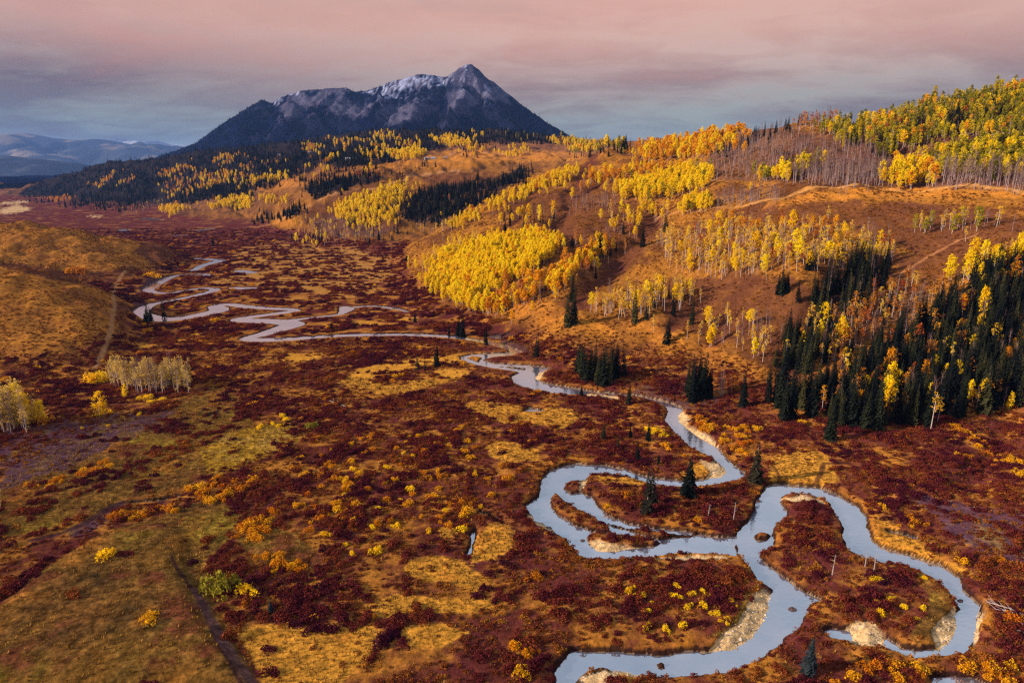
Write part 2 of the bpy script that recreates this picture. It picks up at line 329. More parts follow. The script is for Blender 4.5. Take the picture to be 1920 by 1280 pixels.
hill = np.where(zh > 0, zh, 0)
k_ = 2.0
hill = np.where(zh > -12, k_ * np.logaddexp(0, zh / k_), 0) - 0.0
hm = sstep(2, 14, hill)                                         # how much of a hillside this is
# gullies and knolls on the slopes
gz = fbm(gx + 0.5 * gy, gy * 0.7 - gx * 0.2, 70, 4, 0.5, 1) * 8.0 - np.abs(fbm(gx * .9 + gy * .35, gy * .45 - gx * .25, 48, 3, .5, 12)) * 5.0 + fbm(gx, gy, 22, 3, 0.5, 2) * 1.3
gz = gz * hm * np.clip(gy / 500, 0.5, 2.2)
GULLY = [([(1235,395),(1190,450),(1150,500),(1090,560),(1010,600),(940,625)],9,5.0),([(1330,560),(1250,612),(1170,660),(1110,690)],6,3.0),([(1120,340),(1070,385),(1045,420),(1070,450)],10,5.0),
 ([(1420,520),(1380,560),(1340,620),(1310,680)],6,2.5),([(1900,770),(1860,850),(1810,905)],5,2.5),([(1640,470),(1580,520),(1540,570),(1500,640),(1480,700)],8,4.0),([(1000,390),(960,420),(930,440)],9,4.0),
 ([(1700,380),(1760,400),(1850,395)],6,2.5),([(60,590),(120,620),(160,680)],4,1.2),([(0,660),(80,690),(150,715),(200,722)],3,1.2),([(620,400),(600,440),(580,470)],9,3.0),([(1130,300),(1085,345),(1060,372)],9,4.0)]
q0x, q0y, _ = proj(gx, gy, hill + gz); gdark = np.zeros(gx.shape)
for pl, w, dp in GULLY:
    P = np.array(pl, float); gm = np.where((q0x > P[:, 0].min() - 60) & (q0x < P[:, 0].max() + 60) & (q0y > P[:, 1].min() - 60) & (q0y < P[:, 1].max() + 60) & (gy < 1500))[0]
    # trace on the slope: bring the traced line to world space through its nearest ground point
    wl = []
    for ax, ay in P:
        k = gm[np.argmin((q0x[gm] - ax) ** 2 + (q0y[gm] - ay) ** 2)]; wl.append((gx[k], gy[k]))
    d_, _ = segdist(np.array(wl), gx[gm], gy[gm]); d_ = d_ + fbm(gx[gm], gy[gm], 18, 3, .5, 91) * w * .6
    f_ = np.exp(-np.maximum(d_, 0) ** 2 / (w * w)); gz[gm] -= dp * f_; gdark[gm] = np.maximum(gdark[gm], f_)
fz = fbm(gx, gy, 16, 3, 0.5, 3) * 0.35 + fbm(gx, gy, 2.4, 2, 0.5, 4) * 0.16
Z0 = hill + gz + fz + np.where(hm > 0.3, fbm(gx, gy, 2.2, 2, 0.6, 8) * 0.25, 0)
pxv, pyv, dv = proj(gx, gy, Z0)
floor_m = 1 - hm
# lower left terrace
TERR = [(0,1300),(-80,1300),(-80,1170),(0,1130),(60,1075),(170,1005),(240,982),(300,972),(340,990),(345,1060),(390,1140),(440,1210),(490,1300)]
TW = np.array([at_z(x, y, 2.0) for x, y in TERR])
near = (gy < 260) & (gx < 10)
dT = np.full(gx.shape, 99.0)
d_, _ = segdist(TW, gx[near], gy[near], True); ins = inside(TW, gx[near], gy[near])
dT[near] = np.where(ins, -d_, d_)
Z0 = Z0 + 2.2 * sstep(2.5, -5, dT)

# signed distance to the water's edge (metres, negative in the water)
sel = (pyv > 395) & (hm < 0.9) & (gy > 60) & (gy < 2300)
sx, sy = gx[sel], gy[sel]
wob = fbm(sx, sy, 5, 4, 0.6, 21) * 1.1
sdv = np.full(sx.shape, 60.0)
for poly in (RIV_A, RIV_B):
    pw = np.array([at_z(x, y, WATER_Z) for x, y in poly])
    m = (sx > pw[:, 0].min() - 12) & (sx < pw[:, 0].max() + 12) & (sy > pw[:, 1].min() - 12) & (sy < pw[:, 1].max() + 12)
    d_, _ = segdist(pw, sx[m], sy[m], True); ii = inside(pw, sx[m], sy[m])
    sdv[m] = np.minimum(sdv[m], np.where(ii, -d_, d_))
for poly in ISLANDS:
    pw = np.array([at_z(x, y, WATER_Z) for x, y in poly])
    m = (sx > pw[:, 0].min() - 12) & (sx < pw[:, 0].max() + 12) & (sy > pw[:, 1].min() - 12) & (sy < pw[:, 1].max() + 12)
    d_, _ = segdist(pw, sx[m], sy[m], True); ii = inside(pw, sx[m], sy[m])
    sdv[m] = np.maximum(sdv[m], np.where(ii, d_, -d_))
for line in RIV_LINES:
    L = np.array(line, float); wx_, wy_ = at_z(L[:, 0], L[:, 1], -0.9 if L[:, 1].max() > 760 else -0.3)
    pw = np.c_[wx_, wy_]
    # smooth the centre line
    t = np.linspace(0, len(pw) - 1, (len(pw) - 1) * 3 + 1)
    def cr(v):
        v = np.r_[2 * v[0] - v[1], v, 2 * v[-1] - v[-2]]; i = np.minimum(t.astype(int), len(pw) - 2); f = t - i
        a, b_, c, d = v[i], v[i + 1], v[i + 2], v[i + 3]
        return 0.5 * (2 * b_ + (c - a) * f + (2 * a - 5 * b_ + 4 * c - d) * f ** 2 + (3 * b_ - a - 3 * c + d) * f ** 3)
    pw = np.c_[cr(pw[:, 0]), cr(pw[:, 1])]; hw = np.interp(t, np.arange(len(L)), L[:, 2]) * (.68 if L[:, 1].max() < 660 else 1.0)
    m = (sx > pw[:, 0].min() - 30) & (sx < pw[:, 0].max() + 30) & (sy > pw[:, 1].min() - 30) & (sy < pw[:, 1].max() + 30)
    if not m.any(): continue
    d_, par = segdist(pw, sx[m], sy[m])
    sdv[m] = np.minimum(sdv[m], d_ - np.interp(par, np.arange(len(hw)), hw))
sdv = sdv + wob * np.clip((np.abs(sdv) < 6), 0, 1)
SD = np.full(gx.shape, 60.0); SD[sel] = sdv
def polymask(polys, x, y, feather=0, lines=()):
    m = np.zeros(x.shape, bool)
    for p in polys: m |= inside(p, x, y)
    return m
jx = pxv + fbm(gx, gy, 9, 3, 0.6, 31) * 11; jy = pyv + fbm(gx, gy, 9, 3, 0.6, 32) * 6
JIT = [(fbm(gx, gy, 16, 4, .65, 131 + i) * 34, fbm(gx, gy, 16, 4, .65, 141 + i) * 17) for i in range(4)]
nsoft = fbm(gx, gy, 3.0, 3, .65, 151)
def softmask(polys, spread=1.0, lines=()):
    a = 0
    for i, (a1, b1) in enumerate(JIT):
        k = spread * (0.45 + 0.3 * i)
        a = a + polymask(polys, pxv + a1 * k, pyv + b1 * k)
    return sstep(0.22, 0.78, a / 4.0 + nsoft * 0.45)
barm = polymask(BARS, pxv + fbm(gx, gy, 7, 4, .6, 5) * 14, pyv + fbm(gx, gy, 7, 4, .6, 6) * 9) & (hm < 0.5)
# bank profile
bank_w = np.where(gy < 420, 0.7, 1.8)
def carve(sd, bar):
    WATER_Z = water_z(gy[SELI])
    steep = np.where(sd > 0, WATER_Z + np.clip(sd / bank_w[SELI], 0, 1) * (-WATER_Z), WATER_Z + np.maximum(sd * 0.45, -1.1))
    gentle = np.where(sd > 0, WATER_Z + np.clip(sd / 9.0, 0, 1) * (-WATER_Z + 0.1) + 0.04 * np.clip(sd, 0, 1), WATER_Z + np.maximum(sd * 0.12, -1.0))
    return np.where(bar, gentle, steep)
SELI = np.where(SD < 12)[0]
prof = carve(SD[SELI], barm[SELI])
zz = Z0[SELI]
blend = sstep(12, 3, SD[SELI])
newz = np.where(SD[SELI] < 0, prof, np.minimum(zz, np.where(barm[SELI], prof, prof + zz)) if False else prof + np.clip(zz, 0, None) * sstep(0, 3, SD[SELI]))
Z0[SELI] = zz * (1 - blend) + newz * blend
Z = Z0
ZG = Z.reshape(nr, nc)
LYS = np.log(YS)
def ground_z(X, Y): return bil(ZG, LYS, US, np.log(np.maximum(Y, 46)), X / np.maximum(Y, 46))
SDG = SD.reshape(nr, nc); HMG = hm.reshape(nr, nc)
def sd_at(X, Y): return bil(SDG, LYS, US, np.log(np.maximum(Y, 46)), X / np.maximum(Y, 46))
def hm_at(X, Y): return bil(HMG, LYS, US, np.log(np.maximum(Y, 46)), X / np.maximum(Y, 46))
RS = np.geomspace(90, 5200, 900)
def hit(px, py):
    """where the line of sight through a pixel meets the ground"""
    px = np.atleast_1d(np.asarray(px, float)); py = np.atleast_1d(np.asarray(py, float))
    dx, dy, dz = ray(px, py); res = np.full((len(px), 3), np.nan); alive = np.ones(len(px), bool)
    pX = dx * 0; pY = pX * 0 + 60; prev = None
    for Y in RS:
        t = Y / dy; X = dx * t; zr = H + dz * t; g = ground_z(X, np.full_like(X, Y)); df = zr - g
        if prev is not None:
            h = alive & (df <= 0)
            if h.any():
                f = np.clip(prev[0][h] / (prev[0][h] - df[h] + 1e-9), 0, 1)
                yy = prev[1] + (Y - prev[1]) * f; tt = yy / dy[h]; xx = dx[h] * tt
                res[h] = np.c_[xx, yy, ground_z(xx, yy)]; alive &= ~h
        prev = (df, Y)
        if not alive.any(): break
    return res

# ------------------------------------------------------------------ ground colours (the soil's and grass's own colour, with left hill shade painted in)
def c3(*a): return np.array(a, float)
n_big = fbm(gx, gy, 60, 4, 0.55, 41); n_mid = fbm(gx, gy, 14, 4, 0.6, 42); n_fine = fbm(gx, gy, 2.6, 3, 0.6, 43)
n_str = fbm(gx * 0.35 + gy * 0.1, gy, 10, 3, 0.6, 44)
C = np.empty((len(gx), 3))
def lerp(c, col, m): return c * (1 - m[:, None]) + np.asarray(col) * m[:, None]
willow_soil = c3(0.105, 0.028, 0.026); straw = c3(0.40, 0.185, 0.04); gold = c3(0.50, 0.245, 0.04); olive = c3(0.155, 0.082, 0.026)
purple = c3(0.082, 0.040, 0.082); hillgold = c3(0.255, 0.112, 0.025); hillmar = c3(0.095, 0.038, 0.024); palec = c3(0.55, 0.38, 0.25)
C[:] = willow_soil
C = lerp(C, c3(0.42, 0.185, 0.034), sstep(-0.10, 0.32, n_mid * 0.7 + n_str * 0.5 + .10 * sstep(1000, 500, pxv)) * 0.74)
C = lerp(C, c3(0.09, 0.02, 0.03), sstep(0.05, 0.5, -n_mid - n_big * 0.4) * 0.7)
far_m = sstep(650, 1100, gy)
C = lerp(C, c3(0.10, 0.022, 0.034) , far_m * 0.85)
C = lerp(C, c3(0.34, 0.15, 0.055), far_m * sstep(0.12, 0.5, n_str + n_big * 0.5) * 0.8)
olm = softmask(OLIVE) * (1 - hm); OLM = olm > 0.5
oc = olive * 0.9 + n_mid[:, None] * c3(0.12, 0.05, 0.01) + n_fine[:, None] * c3(0.05, 0.025, 0.006) + n_big[:, None] * c3(0.04, 0.035, 0.0)
oc = lerp(oc, c3(0.22, 0.155, 0.025), sstep(0.1, 0.5, fbm(gx, gy, 30, 3, .5, 46)) * 0.8)
oc = lerp(oc, c3(0.13, 0.038, 0.026), sstep(0.05, 0.42, fbm(gx * 0.6 + gy * .4, gy * .6 - gx * .4, 11, 4, .6, 47)) * 0.85)
oc = lerp(oc, c3(0.30, 0.12, 0.026), sstep(0.1, 0.55, fbm(gx, gy, 18, 3, .6, 48)) * 0.7)
C = lerp(C, np.clip(oc, 0.01, 1), olm)
C = lerp(C, np.clip(c3(0.33, 0.20, 0.03) + n_mid[:, None] * 0.09, .02, 1), softmask([[(370,850),(430,810),(550,785),(560,820),(480,870),(400,895)]], 1.5) * 0.85)
gom = softmask(GOLD)
for pl, w in GOLD_LINES:
    P = np.array(pl, float); wx_, wy_ = at_z(P[:, 0], P[:, 1], 0.0)
    m = (np.abs(gx - wx_.mean()) < 200) & (gy > wy_.min() - 40) & (gy < wy_.max() + 40)
    d_, _ = segdist(np.c_[wx_, wy_], gx[m], gy[m]); t_ = np.zeros(gx.shape); t_[m] = sstep(w * 1.15, w * .6, d_ + n_mid[m] * 7 + nsoft[m] * 4); gom = np.maximum(gom, t_)
gom = gom * (1 - hm) ; GOM = gom > 0.5
gom = gom * np.where(gy > 380, sstep(-0.28, 0.16, n_str + n_mid * .5), 1.0)
gc = gold + n_mid[:, None] * c3(0.09, 0.04, 0.005) + n_fine[:, None] * c3(0.10, 0.05, 0.01)
gc = lerp(gc, c3(0.30, 0.10, 0.02), sstep(0.15, 0.5, n_mid + n_fine * .3) * 0.5)
gc = lerp(gc, c3(0.33, 0.165, 0.062), sstep(420, 620, gy) * .75)
C = lerp(C, np.clip(gc, .02, 1), gom)
pum = softmask(PURPLE, 1.6) * (1 - hm)
C = lerp(C, lerp(np.tile(purple, (len(gx), 1)), c3(0.17, 0.10, 0.05), sstep(0.0, 0.4, n_mid)), pum * np.clip(.95 + n_mid, 0, 1))
PAM = polymask(PALE, jx, jy) & (hm < 0.6); C = np.where(PAM[:, None], palec, C)
# hillsides
fx_ = fbm(gx + gy * .4, (gy - gx * .3) * 0.55, 34, 4, .55, 51)
hc = np.tile(hillgold, (len(gx), 1)) + n_fine[:, None] * c3(0.11, 0.05, 0.012) + n_mid[:, None] * c3(0.05, 0.02, 0.003)
hc = lerp(hc, hillmar, sstep(-0.02, 0.35, fx_ + n_mid * 0.25) * 0.85)
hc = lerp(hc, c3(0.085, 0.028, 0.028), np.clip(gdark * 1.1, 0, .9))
# maroon brush slopes, then painted shade on the left hill, traced from the photograph
MAR_SHADE = [[(1230,520),(1480,520),(1560,560),(1480,700),(1420,690),(1380,640),(1250,600)],[(1080,340),(1180,370),(1250,420),(1200,480),(1100,520),(1050,470),(1000,400)],[(1420,300),(1600,240),(1920,240),(1920,350),(1500,350)],[(1060,370),(1110,420),(1060,450),(1010,410),(940,400),(930,370),(1000,350)],[(1340,400),(1500,375),(1700,380),(1920,400),(1920,470),(1800,500),(1690,560),(1640,560),(1700,470),(1560,420),(1400,420)],
 [(1200,720),(1280,700),(1420,720),(1560,790),(1920,830),(1920,900),(1500,850),(1300,790),(1190,750)],[(1560,790),(1700,800),(1850,820),(1920,880),(1920,960),(1700,880)],
 [(560,400),(640,360),(760,340),(740,440),(600,450)],[(780,330),(880,320),(940,330),(820,370)],[(1220,540),(1420,520),(1500,600),(1400,660),(1250,600)],[(930,620),(1010,660),(1000,690),(960,650)],
 [(280,440),(350,488),(300,505),(250,470)],[(215,560),(262,575),(258,650),(228,645)],[(250,500),(290,510),(265,550),(235,560),(190,530),(150,515)],[(0,490),(110,505),(240,540),(200,545),(60,515),(0,500)]]
mm = softmask(MAR_SHADE, 1.7) * hm
hc = lerp(hc, c3(0.110, 0.043, 0.028), mm * np.clip(0.85 + n_mid * 0.5, 0, 0.96))
LHILL = inside([(-80,760),(-80,405),(60,412),(255,432),(350,490),(262,545),(262,610),(250,655),(200,695)], pxv, pyv) & (gy < 1100)
lc = c3(0.335, 0.148, 0.033) + n_fine[:, None] * c3(0.10, 0.05, 0.012) + n_mid[:, None] * c3(0.07, 0.035, 0.0)
lc = lerp(lc, c3(0.15, 0.058, 0.026), sstep(-0.02, 0.42, fbm(gx * .5 + gy * .2, gy, 26, 4, .6, 53) + n_mid * .2) * 0.75)
lc = lerp(lc, c3(0.17, 0.065, 0.024), sstep(0.02, 0.35, fbm(gx, gy, 7, 4, .65, 54)) * .6)
lc = lerp(lc, c3(0.085, 0.03, 0.028), softmask(MAR_SHADE[-4:], .7) * 0.85)  # paints the hill's shaded right end and gully shadow into the colour
hc = np.where(LHILL[:, None], lc, hc)
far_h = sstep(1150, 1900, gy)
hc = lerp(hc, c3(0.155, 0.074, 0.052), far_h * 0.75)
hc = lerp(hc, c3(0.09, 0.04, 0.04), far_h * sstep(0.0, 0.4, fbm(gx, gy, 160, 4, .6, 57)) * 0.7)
MEAD = [[(740,300),(860,280),(1000,285),(1100,285),(1090,300),(960,305),(860,318),(760,315)],[(600,300),(740,300),(740,318),(640,315)],[(330,415),(470,405),(560,400),(540,425),(420,425)],[(880,245),(920,262),(910,282),(870,275)],
        [(1440,380),(1560,352),(1740,352),(1920,350),(1920,372),(1700,368),(1500,382),(1420,392)],[(480,350),(560,330),(570,345),(500,365)],[(940,600),(1000,650),(1100,690),(1200,715),(1330,720),(1420,740),(1440,690),(1330,650),(1250,620),(1200,600),(1100,600),(1020,560),(960,575)],[(840,590),(900,600),(960,590),(1040,560),(1000,560),(900,585)]]
md = softmask(MEAD, 1.0) * hm
hc = lerp(hc, c3(0.44, 0.185, 0.034), md * np.clip(0.6 + n_mid * 0.8, 0, 0.9))
C = lerp(C, hc, np.zeros(len(gx))) * (1 - hm[:, None]) + hc * hm[:, None]
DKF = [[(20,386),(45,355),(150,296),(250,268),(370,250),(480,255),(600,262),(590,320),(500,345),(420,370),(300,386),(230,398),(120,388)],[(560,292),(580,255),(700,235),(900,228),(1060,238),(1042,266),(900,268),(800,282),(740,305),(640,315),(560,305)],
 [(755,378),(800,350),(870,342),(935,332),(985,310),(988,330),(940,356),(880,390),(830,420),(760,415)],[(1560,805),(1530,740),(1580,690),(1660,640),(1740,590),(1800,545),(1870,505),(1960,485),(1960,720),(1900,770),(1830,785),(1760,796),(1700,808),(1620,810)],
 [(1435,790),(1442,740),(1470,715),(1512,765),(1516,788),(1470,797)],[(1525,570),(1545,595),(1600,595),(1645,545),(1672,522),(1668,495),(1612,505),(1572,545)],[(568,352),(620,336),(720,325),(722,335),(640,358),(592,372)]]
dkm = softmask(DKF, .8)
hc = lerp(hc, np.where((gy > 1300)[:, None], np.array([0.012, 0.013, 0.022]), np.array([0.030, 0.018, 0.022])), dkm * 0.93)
PUW = [[(1520,250),(1640,215),(1740,190),(1860,170),(1960,155),(1960,350),(1740,340),(1600,290)],[(1290,340),(1420,340),(1660,350),(1950,360),(1950,320),(1660,300),(1500,240),(1380,250),(1330,290)],[(540,445),(620,400),(740,430),(700,450),(600,464)],[(1510,655),(1560,600),(1620,560),(1760,535),(1700,595),(1620,645),(1560,680)]]
hc = lerp(hc, np.array([0.10, 0.05, 0.05]), softmask(PUW, .8) * hm * 0.7)
C = C * (1 - hm[:, None]) + hc * hm[:, None]
# trails: worn bare soil
TRW = []
for pl, w, col in TRAILS:
    P = np.array(pl, float); hp = hit(P[:, 0], P[:, 1])
    ok = ~np.isnan(hp[:, 0]); hp = hp[ok]
    if len(hp) < 2: continue
    m = (gx > hp[:, 0].min() - 12) & (gx < hp[:, 0].max() + 12) & (gy > hp[:, 1].min() - 12) & (gy < hp[:, 1].max() + 12)
    TRW.append((hp[:, :2], w)); d_, _ = segdist(hp[:, :2], gx[m], gy[m])
    mk = np.zeros(len(gx)); mk[m] = sstep(w * 1.6, w * 0.5, d_ + n_mid[m] * w * 0.8); C = lerp(C, col, mk * 0.85)
# banks and bars
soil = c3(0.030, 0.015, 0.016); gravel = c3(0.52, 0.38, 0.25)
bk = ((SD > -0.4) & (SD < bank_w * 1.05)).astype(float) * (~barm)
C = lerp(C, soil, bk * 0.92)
brim = sstep(4.5, 1.2, SD) * (SD > bank_w) * (~barm) * (hm < .5)
C = lerp(C, c3(0.36, 0.15, 0.03), brim * np.clip(0.35 + n_mid * 1.2, 0, 0.8))
gv = gravel + n_fine[:, None] * c3(0.16, 0.13, 0.10)
bar_w = barm * sstep(9.5, 7.0, SD + n_mid * 4)
bar_w = bar_w * np.clip(.25 + softmask(BARS, .30), 0, 1) * np.clip(1.0 - sstep(.05, .5, nsoft + n_mid * .4) * sstep(1.5, 5, SD) * .8, 0, 1)
C = lerp(C, 0, bar_w) + np.clip(gv, 0.05, 1) * bar_w[:, None]
bedc = lerp(np.tile(c3(0.36, 0.26, 0.20), (len(gx), 1)), c3(0.10, 0.11, 0.17), np.clip(sstep(-0.4, -2.6, SD - n_mid * 2.2) , 0, 1) * np.where(barm, .35, 1.0))
wm = (SD < -0.2).astype(float); C = C * (1 - wm[:, None]) + bedc * wm[:, None]
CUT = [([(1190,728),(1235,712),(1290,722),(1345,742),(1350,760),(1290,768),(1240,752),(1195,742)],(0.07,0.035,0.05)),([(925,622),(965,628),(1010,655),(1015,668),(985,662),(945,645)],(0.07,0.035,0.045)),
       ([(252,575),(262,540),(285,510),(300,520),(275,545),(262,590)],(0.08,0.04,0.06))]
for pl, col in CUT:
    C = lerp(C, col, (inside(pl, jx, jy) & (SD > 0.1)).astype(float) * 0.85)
C = C * (1 + (olm * np.clip(n_fine * .6 + fbm(gx * .7 + gy * .5, gy * .6, 1.5, 3, .7, 58) * .6, -.5, .6))[:, None])
C = C * c3(1.06, 0.97, 0.72)
C = np.clip(C * (1 + n_fine[:, None] * 0.28), 0.006, 0.9)

def new_mesh(name, V, Fc, mats=(), smooth=True, midx=None):
    me = bpy.data.meshes.new(name)
    V = np.asarray(V, np.float32); me.vertices.add(len(V)); me.vertices.foreach_set('co', V.ravel())
    if isinstance(Fc, np.ndarray):
        k = Fc.shape[1]; me.loops.add(Fc.size); me.loops.foreach_set('vertex_index', Fc.ravel().astype(np.int32))
        me.polygons.add(len(Fc)); me.polygons.foreach_set('loop_start', (np.arange(len(Fc)) * k).astype(np.int32))
        me.polygons.foreach_set('loop_total', np.full(len(Fc), k, np.int32))
    else:
        tot = np.array([len(f) for f in Fc], np.int32); me.loops.add(int(tot.sum()))
        me.loops.foreach_set('vertex_index', np.concatenate([np.asarray(f) for f in Fc]).astype(np.int32))
        me.polygons.add(len(Fc)); me.polygons.foreach_set('loop_start', np.r_[0, np.cumsum(tot)[:-1]].astype(np.int32)); me.polygons.foreach_set('loop_total', tot)
    for m in mats: me.materials.append(m)
    if midx is not None: me.polygons.foreach_set('material_index', np.asarray(midx, np.int32))
    me.polygons.foreach_set('use_smooth', np.full(len(me.polygons), smooth, bool))
    me.update(calc_edges=True); me.validate(); return me
def link(name, data, parent=None, **props):
    o = bpy.data.objects.new(name, data); COL.objects.link(o)
    if parent is not None: o.parent = parent
    for k, v in props.items(): o[k] = v
    return o
def grid_faces(r, c):
    i = np.arange(r * c).reshape(r, c)
    return np.stack([i[:-1, :-1], i[:-1, 1:], i[1:, 1:], i[1:, :-1]], -1).reshape(-1, 4)
def set_col(me, C, name='tint'):
    a = me.color_attributes.new(name, 'FLOAT_COLOR', 'POINT')
    a.data.foreach_set('color', np.c_[C, np.ones(len(C))].astype(np.float32).ravel())

def mat(name):
    m = bpy.data.materials.new(name); m.use_nodes = True; m.node_tree.nodes.clear(); return m, NB(m.node_tree)
def out(bn, sh): bn.n('ShaderNodeOutputMaterial', ins={0: sh})

m_ground, b = mat('ground_cover')
att = b.n('ShaderNodeAttribute', attribute_name='tint').outputs['Color']
pos = b.n('ShaderNodeNewGeometry').outputs['Position']
f1 = b.n('ShaderNodeTexNoise', ins={'Vector': pos, 'Scale': 1.1, 'Detail': 5.0, 'Roughness': 0.7}).outputs[0]
f2 = b.n('ShaderNodeTexNoise', ins={'Vector': pos, 'Scale': 0.25, 'Detail': 6.0, 'Roughness': 0.65}).outputs[0]
v1 = b.n('ShaderNodeMapRange', ins={0: f1, 1: 0.3, 2: 0.7, 3: 0.55, 4: 1.5}).outputs[0]
v2 = b.n('ShaderNodeMapRange', ins={0: f2, 1: 0.3, 2: 0.7, 3: 0.72, 4: 1.28}).outputs[0]
vv = b.math('MULTIPLY', v1, v2)
colr = b.mix(1.0, att, b.n('ShaderNodeCombineColor', ins={0: vv, 1: vv, 2: vv}).outputs[0], 'MULTIPLY')
bump = b.n('ShaderNodeBump', ins={'Strength': 0.8, 'Distance': 0.5, 'Height': f1}).outputs[0]
pb = b.n('ShaderNodeBsdfDiffuse', ins={'Color': colr, 'Roughness': 0.6, 'Normal': bump}).outputs[0]
out(b, pb)

gme = new_mesh('ground', np.c_[gx, gy, Z], grid_faces(nr, nc), [m_ground]); set_col(gme, C)
link('ground', gme, kind='structure', label='valley floor and hillsides of autumn grass and brush')

# ------------------------------------------------------------------ water
m_water, b = mat('river_water')
pos = b.n('ShaderNodeNewGeometry').outputs['Position']
wn = b.n('ShaderNodeTexNoise', ins={'Vector': pos, 'Scale': 0.9, 'Detail': 3.0}).outputs[0]
wl = b.n('ShaderNodeTexNoise', ins={'Vector': pos, 'Scale': 0.06, 'Detail': 4.0, 'Roughness': 0.6}).outputs[0]
bmp = b.n('ShaderNodeBump', ins={'Strength': 0.16, 'Distance': 0.22, 'Height': wn}).outputs[0]
dcol = b.ramp(wl, [(0.32, (0.16, 0.22, 0.34)), (0.46, (0.24, 0.28, 0.40)), (0.56, (0.34, 0.31, 0.38)), (.66, (.24, .26, .38)), (.8, (.13, .17, .28))])
d1 = b.n('ShaderNodeBsdfDiffuse', ins={'Color': dcol}).outputs[0]
lw = b.n('ShaderNodeLayerWeight', ins={'Blend': 0.5}).outputs['Facing']
wfac = b.n('ShaderNodeMapRange', ins={0: b.math('ADD', lw, b.math('MULTIPLY', b.math('SUBTRACT', wl, .5), .5)), 1: .3, 2: .9, 3: .50, 4: .76}).outputs[0]
g1 = b.n('ShaderNodeBsdfGlossy', ins={'Color': (0.88, 0.95, 1.0, 1), 'Roughness': 0.04, 'Normal': bmp}).outputs[0]
tr = b.n('ShaderNodeBsdfTransparent', ins={'Color': (.80, .86, .95, 1)}).outputs[0]
d1 = b.n('ShaderNodeMixShader', ins={0: 0.5, 1: d1, 2: tr}).outputs[0]
out(b, b.n('ShaderNodeMixShader', ins={0: wfac, 1: d1, 2: g1}).outputs[0])
# sheets of water under the carved channels
wy0, wy1 = 100.0, 2300.0
wu = np.linspace(-0.95, 0.95, 60); wl_ = np.geomspace(wy0, wy1, 90)
WU, WL = np.meshgrid(wu, wl_)
keep = grid_faces(90, 60)
wxs = (WU * WL).ravel(); wys = WL.ravel()
sdc = SD  # keep only the cells that hold water
cellhas = np.zeros(len(keep), bool)
iu = np.clip(np.searchsorted(wu, gx / gy) - 1, 0, 58); il = np.clip(np.searchsorted(wl_, gy) - 1, 0, 88)
wet = (SD < 1.0) & (gy > wy0) & (gy < wy1)
cellhas[(il * 59 + iu)[wet]] = True
kf = keep[cellhas]; used, inv = np.unique(kf, return_inverse=True)
wme = new_mesh('river', np.c_[wxs[used], wys[used], water_z(wys[used])], inv.reshape(-1, 4), [m_water])
link('river', wme, kind='structure', label='winding pale blue river on the valley floor')

# ------------------------------------------------------------------ mountain and distant hills
def px3(px, py, Y):
    X, Y_, Z_ = at_y(px, py, Y); return (float(X), float(Y_), float(Z_))
RID = [[px3(*p) for p in r] for r in [
 [(300,292,4900),(370,268,4900),(395,250,4900),(420,230,4850),(450,212,4850),(490,186,4800),(510,194,4850),(530,181,4850),(560,171,4900),(590,168,4900),(620,166,4900),(650,164,4900),(668,173,4950),(700,167,4950),(740,151,4950),
  (780,141,4950),(800,139,4950),(820,143,5000),(838,144,5000),(858,130,5000),(876,119,5000),(892,130,5000),(915,147,5000),(940,165,5000),(980,198,5000),(1020,226,5000),(1045,241,5000),(1080,262,5000)],
 [(876,119,5000),(872,150,4750),(862,185,4400),(850,215,4000),(845,240,3700)],[(876,119,5000),(905,165,4700),(935,205,4300),(960,235,3900)],
 [(810,140,4950),(795,165,4750),(770,195,4400),(750,225,4000)],[(740,151,4950),(715,180,4700),(690,210,4300)],[(620,166,4900),(600,195,4600),(590,225,4200),(580,245,3900)],
 [(540,178,4850),(545,210,4500),(530,240,4100)],[(490,186,4800),(470,215,4500),(455,245,4100)],[(420,230,4850),(400,255,4500)]]]
ms = np.linspace(-3300, 1500, 430); mt = np.linspace(3150, 6600, 210)
MX, MY = np.meshgrid(ms, mt); mx_ = MX.ravel(); my_ = MY.ravel()
MZ = np.full(mx_.shape, -500.0)
wx2 = mx_ + fbm(mx_, my_, 420, 4, .55, 61) * 120; wy2 = my_ + fbm(mx_, my_, 420, 4, .55, 62) * 120
for k, r in enumerate(RID):
    P = np.array(r); sl = 0.62 if k == 0 else 0.8
    d_, par = segdist(P[:, :2], mx_ if k == 0 else wx2, my_ if k == 0 else wy2)
    hr = np.interp(par, np.arange(len(P)), P[:, 2])
    z = hr - sl * d_ * (1 - 0.00010 * d_)
    MZ = np.maximum(MZ, z) if k == 0 else np.where(z > MZ, z, MZ)
dr, _ = segdist(np.array(RID[0])[:, :2], mx_, my_)
MZ += (fbm(mx_, my_, 300, 5, .6, 63) * 60 - np.abs(fbm(mx_, my_, 170, 5, .6, 64)) * 80 + 16) * sstep(10, 260, dr)
MZ -= np.abs(fbm(mx_ + .3 * my_, my_ * .5, 105, 4, .6, 77)) * 42 * sstep(15, 200, dr)
MZ += fbm(mx_, my_, 60, 3, .6, 69) * 9 - np.abs(fbm(mx_ * 1.0, my_ * .35, 55, 3, .6, 70)) * 14 * sstep(10, 150, dr)
MZ = np.maximum(MZ, 60 + fbm(mx_, my_, 500, 3, .5, 65) * 30)
mpx, mpy, _ = proj(mx_, my_, MZ)
nA = fbm(mx_, my_, 210, 5, .6, 66); nB = fbm(mx_, my_, 60, 4, .6, 67)
jmx = mpx + nB * 9; jmy = mpy + nA * 6
forest = c3(0.004, 0.0075, 0.030); rock = c3(0.115, 0.096, 0.122); mead = c3(0.115, 0.083, 0.105); snow = c3(0.46, 0.46, 0.54)
